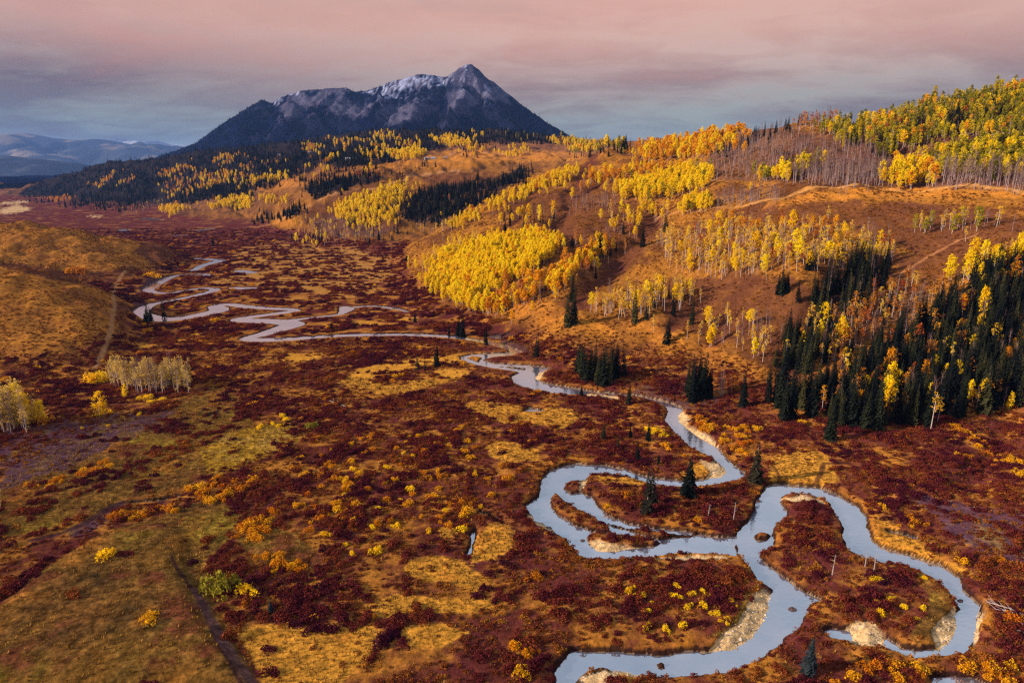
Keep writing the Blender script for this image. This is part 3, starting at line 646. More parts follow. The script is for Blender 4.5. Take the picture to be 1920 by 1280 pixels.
chute = 1 - np.abs(fbm(mx_, my_ * .22, 42, 4, .6, 68)) * 3.2
MC = np.tile(forest, (len(mx_), 1)) * (1 + nB[:, None] * .5)
MC = lerp(MC, mead, sstep(0.03, 0.13, nA + nB * .35) * sstep(240, 210, mpy) * sstep(470, 520, mpx) * 0.9)
MC = lerp(MC, c3(0.045, 0.04, 0.062), sstep(0.05, 0.3, nA + nB * .3) * 0.6 * sstep(400, 460, mpx))
PK = [[(838,142),(876,110),(905,135),(960,180),(930,190),(900,178),(880,165),(850,160)],[(520,200),(560,178),(600,180),(570,210),(540,230)],[(600,190),(640,180),(700,195),(690,215),(640,225)],[(700,205),(780,190),(800,200),(790,225),(730,235)],
      [(830,170),(870,165),(900,190),(880,215),(850,215)]]
MC = lerp(MC, rock, polymask(PK, jmx, jmy) * np.clip(.75 + nA, 0, .95))
FP = [[(740,190),(800,160),(830,150),(855,160),(830,175),(800,200),(790,190)],[(880,200),(940,190),(1000,225),(1040,242),(900,238)],[(800,215),(850,205),(850,235),(810,235)],[(560,225),(640,215),(690,240),(560,250)]]
MC = lerp(MC, c3(0.012, 0.014, 0.032), polymask(FP, jmx, jmy) * .9)
SN = [[(690,172),(740,150),(780,138),(800,136),(812,142),(800,152),(780,165),(762,182),(740,185),(715,182)],[(815,140),(842,140),(850,150),(830,160),(800,165),(795,158)],[(866,126),(876,119),(878,130),(871,142),(864,140)],[(540,178),(565,170),(560,182)],[(508,198),(525,184),(530,192),(515,200)],
      [(905,160),(918,166),(925,174),(912,170)],[(700,185),(722,192),(718,200)]]
MC = lerp(MC, snow, polymask(SN, jmx, jmy) * sstep(0.10, 0.85, chute * .7 + nB * .7 + nA * .3))
MC = lerp(MC, snow, sstep(0.3, 0.55, nB) * sstep(190, 165, mpy) * sstep(500, 520, mpx) * .5)
MC = lerp(MC, snow * .8, sstep(.5, .95, chute) * sstep(205, 175, mpy) * sstep(500, 540, mpx) * .2 * (nA > -.1))
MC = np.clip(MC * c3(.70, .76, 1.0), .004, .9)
m_mtn, b = mat('mountain_side')
att = b.n('ShaderNodeAttribute', attribute_name='tint').outputs['Color']
pos = b.n('ShaderNodeNewGeometry').outputs['Position']
f1 = b.n('ShaderNodeTexNoise', ins={'Vector': pos, 'Scale': 0.045, 'Detail': 6.0, 'Roughness': 0.7}).outputs[0]
v1 = b.n('ShaderNodeMapRange', ins={0: f1, 1: 0.3, 2: 0.7, 3: 0.5, 4: 1.5}).outputs[0]
colr = b.mix(1.0, att, b.n('ShaderNodeCombineColor', ins={0: v1, 1: v1, 2: v1}).outputs[0], 'MULTIPLY')
bump = b.n('ShaderNodeBump', ins={'Strength': 0.9, 'Distance': 14.0, 'Height': f1}).outputs[0]
out(b, b.n('ShaderNodeBsdfDiffuse', ins={'Color': colr, 'Normal': bump}).outputs[0])
mme = new_mesh('mountain', np.c_[mx_, my_, MZ], grid_faces(210, 430), [m_mtn]); set_col(mme, MC)
link('mountain', mme, kind='structure', label='pointed rocky mountain with a dusting of snow')

HILL_TOP = max(MZ.max(), Z.max())
def hills(name, sil, Y, depth, colA, colB, seed, label):
    P = np.array([px3(px, py, Y) for px, py in sil])
    xs = np.linspace(P[0, 0], P[-1, 0], 220); ys = np.linspace(Y - depth, Y + depth, 60)
    X_, Y_ = np.meshgrid(xs, ys); X_ = X_.ravel(); Y_ = Y_.ravel()
    top = np.interp(X_, P[:, 0], P[:, 2]); t = np.abs(Y_ - Y) / depth
    Zq = top * (1 - t ** 1.3) + fbm(X_, Y_, depth * .35, 4, .55, seed) * top * .5 * np.clip(t * 4, 0, 1) - 40 * t
    n = fbm(X_, Y_, depth * .2, 5, .6, seed + 1)
    cc = lerp(np.tile(colA, (len(X_), 1)), colB, sstep(0.08, 0.3, n))
    me = new_mesh(name, np.c_[X_, Y_, Zq], grid_faces(60, 220), [m_mtn]); set_col(me, np.clip(cc, .005, .9))
    link(name, me, kind='structure', label=label)
    global HILL_TOP
    HILL_TOP = max(HILL_TOP, Zq.max())
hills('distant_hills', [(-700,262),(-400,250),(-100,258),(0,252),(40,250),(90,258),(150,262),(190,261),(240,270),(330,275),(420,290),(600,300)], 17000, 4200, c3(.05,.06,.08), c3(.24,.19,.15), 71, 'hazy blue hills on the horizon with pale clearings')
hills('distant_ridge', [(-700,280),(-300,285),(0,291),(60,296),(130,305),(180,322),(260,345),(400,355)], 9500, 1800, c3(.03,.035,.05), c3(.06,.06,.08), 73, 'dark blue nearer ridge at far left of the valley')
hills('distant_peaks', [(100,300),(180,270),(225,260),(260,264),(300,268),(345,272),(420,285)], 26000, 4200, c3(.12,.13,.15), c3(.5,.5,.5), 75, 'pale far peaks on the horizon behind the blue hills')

# ------------------------------------------------------------------ vegetation materials
def leaf_mat(name, stops, rough=0.8, trans=0.25, isl=0.45, noise_scale=None, shift=0.5):
    m, b = mat(name)
    oi = b.n('ShaderNodeObjectInfo')
    f = oi.outputs['Random']
    if noise_scale:                                          # stands drift in colour across the land
        nz = b.n('ShaderNodeTexNoise', ins={'Vector': oi.outputs['Location'], 'Scale': noise_scale, 'Detail': 2.0}).outputs[0]
        nz = b.n('ShaderNodeMapRange', ins={0: nz, 1: 0.3, 2: 0.7}).outputs[0]
        f = b.math('ADD', b.math('MULTIPLY', f, 1 - shift), b.math('MULTIPLY', nz, shift))
    c = b.ramp(f, stops)
    ge = b.n('ShaderNodeNewGeometry')
    v = b.n('ShaderNodeMapRange', ins={0: ge.outputs['Random Per Island'], 1: 0.0, 2: 1.0, 3: 1 - isl, 4: 1 + isl}).outputs[0]
    c = b.mix(1.0, c, b.n('ShaderNodeCombineColor', ins={0: v, 1: v, 2: v}).outputs[0], 'MULTIPLY')
    d = b.n('ShaderNodeBsdfDiffuse', ins={'Color': c}).outputs[0]
    if trans > 0:
        t = b.n('ShaderNodeBsdfTranslucent', ins={'Color': c}).outputs[0]
        d = b.n('ShaderNodeMixShader', ins={0: trans, 1: d, 2: t}).outputs[0]
    out(b, d); return m
def plain_mat(name, col, var=0.3, scale=1.0):
    m, b = mat(name)
    pos = b.n('ShaderNodeTexCoord').outputs['Object']
    f = b.n('ShaderNodeTexNoise', ins={'Vector': pos, 'Scale': scale, 'Detail': 4.0}).outputs[0]
    v = b.n('ShaderNodeMapRange', ins={0: f, 1: 0.3, 2: 0.7, 3: 1 - var, 4: 1 + var}).outputs[0]
    c = b.mix(1.0, col, b.n('ShaderNodeCombineColor', ins={0: v, 1: v, 2: v}).outputs[0], 'MULTIPLY')
    out(b, b.n('ShaderNodeBsdfDiffuse', ins={'Color': c}).outputs[0]); return m
M = {}
M['yellow'] = leaf_mat('aspen_leaves_yellow', [(0, (.88, .54, .006)), (.35, (.94, .66, .008)), (.7, (.96, .74, .014)), (1, (.90, .58, .006))], trans=.45, isl=.22)
M['orange'] = leaf_mat('aspen_leaves_orange', [(0, (.70, .27, .008)), (.4, (.82, .38, .010)), (.75, (.86, .46, .012)), (1, (.64, .21, .010))], trans=.42, isl=.28)
M['green'] = leaf_mat('aspen_leaves_green', [(0, (.15, .14, .010)), (.35, (.32, .27, .010)), (.7, (.52, .41, .010)), (1, (.76, .54, .010))], trans=.42, isl=.3)
M['pale'] = leaf_mat('aspen_leaves_thin', [(0, (.72, .44, .04)), (.5, (.90, .60, .04)), (1, (.74, .40, .03))], trans=.42, isl=.28)
M['rust'] = leaf_mat('aspen_leaves_rust', [(0, (.46, .15, .02)), (.5, (.56, .23, .02)), (.8, (.36, .04, .015)), (1, (.66, .32, .02))], trans=.35)
M['airy'] = leaf_mat('aspen_leaves_airy', [(0, (.56, .36, .10)), (.5, (.72, .50, .11)), (1, (.56, .34, .09))], trans=.42, isl=.3)
M['bushy'] = M['yellow']
M['twig'] = leaf_mat('aspen_twigs', [(0, (.14, .075, .085)), (.5, (.20, .115, .11)), (1, (.28, .18, .13))], trans=0, isl=.4)
M['bark'] = plain_mat('aspen_bark', (.50, .40, .36), .35, 2.0)
M['gbark'] = plain_mat('grey_aspen_bark', (.34, .25, .26), .4, 2.0)
M['sbark'] = plain_mat('spruce_bark', (.06, .04, .035), .3, 2.0)
M['snag'] = plain_mat('dead_wood', (.34, .28, .27), .3, 2.0)
M['needle'] = leaf_mat('spruce_needles', [(0, (.006, .008, .010)), (.5, (.011, .014, .011)), (.75, (.022, .025, .013)), (1, (.050, .046, .018))], trans=0, isl=.5)
M['needle_blue'] = leaf_mat('spruce_needles_blue', [(0, (.018, .026, .032)), (1, (.026, .034, .04))], trans=0, isl=.5)
M['needle_grey'] = leaf_mat('spruce_needles_thin', [(0, (.014, .014, .012)), (1, (.028, .024, .016))], trans=0, isl=.5)
M['willow'] = leaf_mat('willow_leaves', [(0, (.032, .006, .018)), (.28, (.075, .011, .020)), (.53, (.135, .022, .018)), (.73, (.205, .046, .015)), (.9, (.31, .10, .016)), (1, (.43, .18, .018))], trans=.15, isl=.55, noise_scale=0.035, shift=.62)
M['amber'] = leaf_mat('shrub_leaves_amber', [(0, (.50, .16, .008)), (.4, (.68, .28, .010)), (.75, (.78, .42, .012)), (1, (.56, .15, .010))], trans=.3, isl=.4)
M['lemon'] = leaf_mat('shrub_leaves_yellow', [(0, (.84, .54, .010)), (.5, (.94, .65, .014)), (1, (.84, .48, .010))], trans=.35, isl=.35)
M['lime'] = leaf_mat('shrub_leaves_green', [(0, (.24, .21, .02)), (1, (.34, .27, .025))], trans=.3, isl=.45)
M['tuft'] = leaf_mat('grass_blades', [(0, (.09, .035, .022)), (.35, (.17, .08, .022)), (.65, (.30, .15, .028)), (1, (.46, .25, .05))], trans=.2, isl=.4, noise_scale=.05, shift=.5)
M['sage'] = leaf_mat('brush_twigs', [(0, (.09, .022, .016)), (.4, (.20, .065, .014)), (.7, (.34, .135, .016)), (1, (.46, .21, .02))], trans=.1, isl=.5, noise_scale=.02, shift=.5)

M['low'] = leaf_mat('low_brush_leaves', [(0, (.06, .010, .018)), (.3, (.13, .026, .016)), (.6, (.24, .070, .015)), (.85, (.40, .16, .018)), (1, (.52, .24, .022))], trans=.15, isl=.5, noise_scale=.045, shift=.5)
# ------------------------------------------------------------------ plant shapes
class MB:
    def __init__(s): s.v = []; s.f = []
    def tube(s, p0, p1, r0, r1, n=4):
        p0 = np.array(p0, float); p1 = np.array(p1, float); d = p1 - p0; d = d / (np.linalg.norm(d) + 1e-9)
        a = np.cross(d, (0, 0, 1.0)) if abs(d[2]) < .9 else np.cross(d, (1.0, 0, 0)); a /= np.linalg.norm(a); c = np.cross(d, a)
        k = len(s.v)
        for p, r in ((p0, r0), (p1, r1)):
            for i in range(n):
                t = 2 * math.pi * i / n; s.v.append(p + r * (a * math.cos(t) + c * math.sin(t)))
        for i in range(n): s.f.append((k + i, k + (i + 1) % n, k + n + (i + 1) % n, k + n + i))
        s.f.append(tuple(k + n + i for i in range(n)))
    def quad(s, c, u, w):
        k = len(s.v); s.v += [c - u - w * .6, c + u - w, c + u * .7 + w, c - u * .8 + w * .9]; s.f.append((k, k + 1, k + 2, k + 3))
    def tri(s, a, b_, c):
        k = len(s.v); s.v += [np.array(a), np.array(b_), np.array(c)]; s.f.append((k, k + 1, k + 2))
    def leaf(s, r, c, size, up=0.4):
        nrm = r.normal(size=3); nrm[2] += up; nrm /= np.linalg.norm(nrm)
        a = np.cross(nrm, r.normal(size=3)); a /= np.linalg.norm(a) + 1e-9; w = np.cross(nrm, a)
        z = size * r.uniform(.6, 1.3) * .5; s.quad(np.array(c), a * z, w * z)
    def cat(s, o):
        k = len(s.v); s.v += o.v; s.f += [tuple(i + k for i in f) for f in o.f]
def aspen_shape(r, h, lo, wid, clumps, per, size, limbs=9):
    t = MB(); c = MB(); lean = r.normal(0, .02, 2) * h
    top = np.array([lean[0], lean[1], h * .93]); mid = np.array([lean[0] * .3 + r.normal(0, .08), lean[1] * .3, h * .5])
    t.tube((0, 0, -.5), mid, .14 * h / 12, .10 * h / 12, 5); t.tube(mid, top, .10 * h / 12, .03, 5)
    for i in range(limbs):
        z = r.uniform(lo, .9) * h; p = mid * (z / (h * .5)) if z < h * .5 else mid + (top - mid) * ((z - h * .5) / (h * .43))
        a = r.uniform(0, 2 * math.pi); L = wid * r.uniform(.5, 1.0) * (1.15 - z / h * .7)
        t.tube(p, p + np.array([math.cos(a) * L, math.sin(a) * L, L * r.uniform(.5, 1.1)]), .045, .012, 3)
    for i in range(clumps):
        zz = lo + (1 - lo) * r.beta(1.3, 1.2); tt = (zz - lo) / (1 - lo); rad = wid * (math.sin(math.pi * min(.98, max(.07, tt ** .8 * .92 + .06))) ** .7)
        a = r.uniform(0, 2 * math.pi); q = rad * math.sqrt(r.uniform(.1, 1)); cc = np.array([math.cos(a) * q + lean[0] * zz, math.sin(a) * q + lean[1] * zz, zz * h])
        cr_ = wid * r.uniform(.25, .45)
        for _ in range(per): c.leaf(r, cc + r.normal(0, 1, 3) * cr_ * np.array([.6, .6, .55]), size)
    return t, c
def bare_shape(r, h, wid, n=26, twigs=70):
    t = MB(); c = MB(); lean = r.normal(0, .02, 2) * h; top = np.array([lean[0], lean[1], h * .95])
    t.tube((0, 0, -.5), top * .5, .13 * h / 12, .085 * h / 12, 5); t.tube(top * .5, top, .085 * h / 12, .02, 4)
    for i in range(n):
        z = r.uniform(.35, .93); p = top * (z / .95); a = r.uniform(0, 2 * math.pi); L = wid * r.uniform(.5, 1.1) * (1.2 - z * .7)
        e = p + np.array([math.cos(a) * L, math.sin(a) * L, L * r.uniform(1.0, 1.9)]); c.tube(p, e, .04, .012, 3)
        for _ in range(twigs // n + 1):
            q = p + (e - p) * r.uniform(.4, 1); a2 = r.uniform(0, 2 * math.pi); l2 = r.uniform(.5, 1.2)
            c.tube(q, q + np.array([math.cos(a2) * l2 * .45, math.sin(a2) * l2 * .45, l2]), .02, .008, 3)
    return t, c
def spruce_shape(r, h, rad, tiers=20, lo=.05, per=9, gap=0.0):
    t = MB(); c = MB(); t.tube((0, 0, -.6), (0, 0, h * .55), .2 * h / 18, .1 * h / 18, 5); t.tube((0, 0, h * .55), (0, 0, h), .1 * h / 18, .02, 4)
    for k in range(tiers):
        f = lo + (0.975 - lo) * (k / (tiers - 1)) ** .93; z = f * h
        L0 = rad * (1 - f) ** .82 * r.uniform(.82, 1.12) + .12 * rad * .6
        n = max(4, int(per * (1 - f * .55))); a0 = r.uniform(0, 6.28)
        for i in range(n):
            if r.uniform() < gap: continue
            a = a0 + 6.283 * i / n + r.normal(0, .18); L = L0 * r.uniform(.65, 1.15); d = np.array([math.cos(a), math.sin(a), 0.0]); s_ = np.array([-math.sin(a), math.cos(a), 0.0])
            p0 = np.array([0, 0, z + .1 * L]); tip = d * L + np.array([0, 0, z - L * r.uniform(.28, .5)]); w = L * .30 + .08
            m = p0 + (tip - p0) * .55 + np.array([0, 0, .06 * L])
            v = len(c.v); c.v += [p0, m + s_ * w, tip, m - s_ * w]; c.f.append((v, v + 1, v + 2, v + 3))
            hang = np.array([0, 0, -1.0]) * (.18 * L + .18)
            c.tri(p0 * .3 + m * .7, tip, m + (tip - m) * .45 + hang)
            c.tri(m + s_ * w, m - s_ * w, m + hang * 1.2)
    for i in range(4):
        a = i * 1.571; c.tri((math.cos(a) * .12, math.sin(a) * .12, h * .93), (-math.sin(a) * .12, math.cos(a) * .12, h * .93), (0, 0, h * 1.02))
    return t, c
def shrub_shape(r, rad, h, n=190, size=.42, stems=7):
    c = MB(); lob = [(r.normal(0, .38, 2) * rad, r.uniform(.55, 1.0)) for _ in range(5)]
    for i in range(stems):
        a = r.uniform(0, 6.28); q = rad * r.uniform(.3, .8); c.tube((0, 0, -.3), (math.cos(a) * q, math.sin(a) * q, h * r.uniform(.6, 1.0)), .03, .01, 3)
    for i in range(n):
        o, k = lob[i % 5]; a = r.uniform(0, 6.28); e = math.asin(r.uniform(-.05, 1)); q = r.uniform(.72, 1.08) * k
        p = np.array([o[0] + math.cos(a) * math.cos(e) * rad * .62 * q, o[1] + math.sin(a) * math.cos(e) * rad * .62 * q, max(.08, math.sin(e)) * h * q])
        c.leaf(r, p, size, .5)
    return c
def tuft_shape(r, n=9, h=.5, sp=.35):
    c = MB()
    for i in range(n):
        a = r.uniform(0, 6.28); q = r.uniform(0, sp); d = np.array([math.cos(a), math.sin(a), 0]); s_ = np.array([-d[1], d[0], 0]) * r.uniform(.06, .13); p = d * q
        c.tri(p - s_ - np.array([0, 0, .1]), p + s_ - np.array([0, 0, .1]), p + d * r.uniform(.1, .35) + np.array([0, 0, h * r.uniform(.5, 1.1)]))
    return c
def mesh_of(name, mb, m, smooth=False): return new_mesh(name, np.array(mb.v), mb.f, [m], smooth)
def both(name, t, c, mt, mc):
    k = MB(); k.cat(t); n = len(k.f); k.cat(c); return new_mesh(name, np.array(k.v), k.f, [mt, mc], False, [0] * n + [1] * (len(k.f) - n))
PR = {}                                                           # kind -> list of (trunk mesh, crown mesh, joined mesh, height)
def proto(kind, name, t, c, mt, mc, h):
    PR.setdefault(kind, []).append((mesh_of(name + '_trunk', t, mt), mesh_of(name + '_crown', c, mc), both(name, t, c, mt, mc), h))
pr = np.random.default_rng(21)
for kind, lo, wid, cl, per, size in [('yellow', .22, 1.8, 38, 22, .48), ('orange', .30, 1.75, 32, 20, .50), ('green', .26, 1.45, 34, 22, .40), ('pale', .44, 1.25, 15, 12, .36), ('rust', .28, 1.6, 22, 13, .42), ('airy', .18, 1.5, 22, 12, .30), ('bushy', .06, 2.2, 40, 24, .42)]:
    for i in range(4):
        h = 12.0; t, c = aspen_shape(pr, h, lo + pr.uniform(-.06, .1), wid * pr.uniform(.85, 1.2), cl, per, size, 10 if kind != 'pale' else 16)
        proto(kind, 'aspen_' + kind, t, c, M['bark'], M[kind], h)
for i in range(4):
    t, c = bare_shape(pr, 12.0, 1.5 * pr.uniform(.8, 1.2)); proto('bare', 'aspen_bare', t, c, M['gbark'], M['twig'], 12.0)
for i in range(5):
    h = 18.0; t, c = spruce_shape(pr, h, [3.1, 2.6, 2.2, 2.9, 2.0][i], [24, 24, 22, 26, 22][i], [.04, .05, .10, .03, .12][i], 9, .05); proto('spruce', 'spruce', t, c, M['sbark'], M['needle'], h)
for i in range(2):
    t, c = spruce_shape(pr, 14.0, 3.2, 24, .02, 11, .02); proto('spruce_blue', 'spruce_blue', t, c, M['sbark'], M['needle_blue'], 14.0)
    t, c = spruce_shape(pr, 14.0, 2.4, 22, .06, 8, .2); proto('spruce_thin', 'spruce_thin', t, c, M['snag'], M['needle_grey'], 14.0)
SH = {}
for kind, n, size in [('willow', 480, .27), ('amber', 480, .27), ('lemon', 460, .27), ('lime', 640, .25), ('sage', 70, .26)]:
    SH[kind] = [mesh_of('shrub_' + kind, shrub_shape(pr, 1.9 if kind != 'sage' else .8, (1.9 if kind in ('lemon', 'amber') else 1.65) if kind != 'sage' else .7, n, size, 7 if kind != 'sage' else 3), M[kind]) for _ in range(4)]
SH['low'] = [mesh_of('low_brush_shape', shrub_shape(pr, .8, .75, 90, .24, 2), M['low']) for _ in range(4)]
SH['tuft'] = [mesh_of('grass_tuft', tuft_shape(pr), M['tuft']) for _ in range(4)]

# ------------------------------------------------------------------ masses that nobody could count: one object of instances each
def instancer(name, pts, scl, rz, pid, meshes, label):
    pts = np.asarray(pts, np.float32)
    me = bpy.data.meshes.new(name); me.vertices.add(len(pts)); me.vertices.foreach_set('co', pts.ravel())
    a = me.attributes.new('scl', 'FLOAT_VECTOR', 'POINT'); a.data.foreach_set('vector', np.asarray(scl, np.float32).ravel())
    a = me.attributes.new('rot', 'FLOAT_VECTOR', 'POINT'); a.data.foreach_set('vector', np.asarray(rz, np.float32).ravel())
    a = me.attributes.new('pid', 'INT', 'POINT'); a.data.foreach_set('value', np.asarray(pid, np.int32))
    me.update()
    ob = link(name, me, kind='stuff', label=label)
    pc = bpy.data.collections.new(name + '_shapes')
    for i, m in enumerate(meshes):
        o = bpy.data.objects.new('%s_shape_%02d' % (name, i), m); pc.objects.link(o)
    g = bpy.data.node_groups.new(name, 'GeometryNodeTree')
    g.interface.new_socket('Geometry', in_out='INPUT', socket_type='NodeSocketGeometry'); g.interface.new_socket('Geometry', in_out='OUTPUT', socket_type='NodeSocketGeometry')
    b = NB(g); gi = b.n('NodeGroupInput'); ci = b.n('GeometryNodeCollectionInfo', transform_space='ORIGINAL')
    ci.inputs['Collection'].default_value = pc; ci.inputs['Separate Children'].default_value = True; ci.inputs['Reset Children'].default_value = True
    na = lambda nm, ty: next(o for o in b.n('GeometryNodeInputNamedAttribute', data_type=ty, ins={'Name': nm}).outputs if o.enabled)
    iop = b.n('GeometryNodeInstanceOnPoints'); L = g.links
    L.new(gi.outputs[0], iop.inputs['Points']); L.new(ci.outputs[0], iop.inputs['Instance']); iop.inputs['Pick Instance'].default_value = True
    L.new(na('pid', 'INT'), iop.inputs['Instance Index']); e2r = b.n('FunctionNodeEulerToRotation'); L.new(na('rot', 'FLOAT_VECTOR'), e2r.inputs[0])
    L.new(e2r.outputs[0], iop.inputs['Rotation']); L.new(na('scl', 'FLOAT_VECTOR'), iop.inputs['Scale'])
    go = b.n('NodeGroupOutput'); L.new(iop.outputs[0], go.inputs[0])
    md_ = ob.modifiers.new('scatter', 'NODES'); md_.node_group = g
    return ob

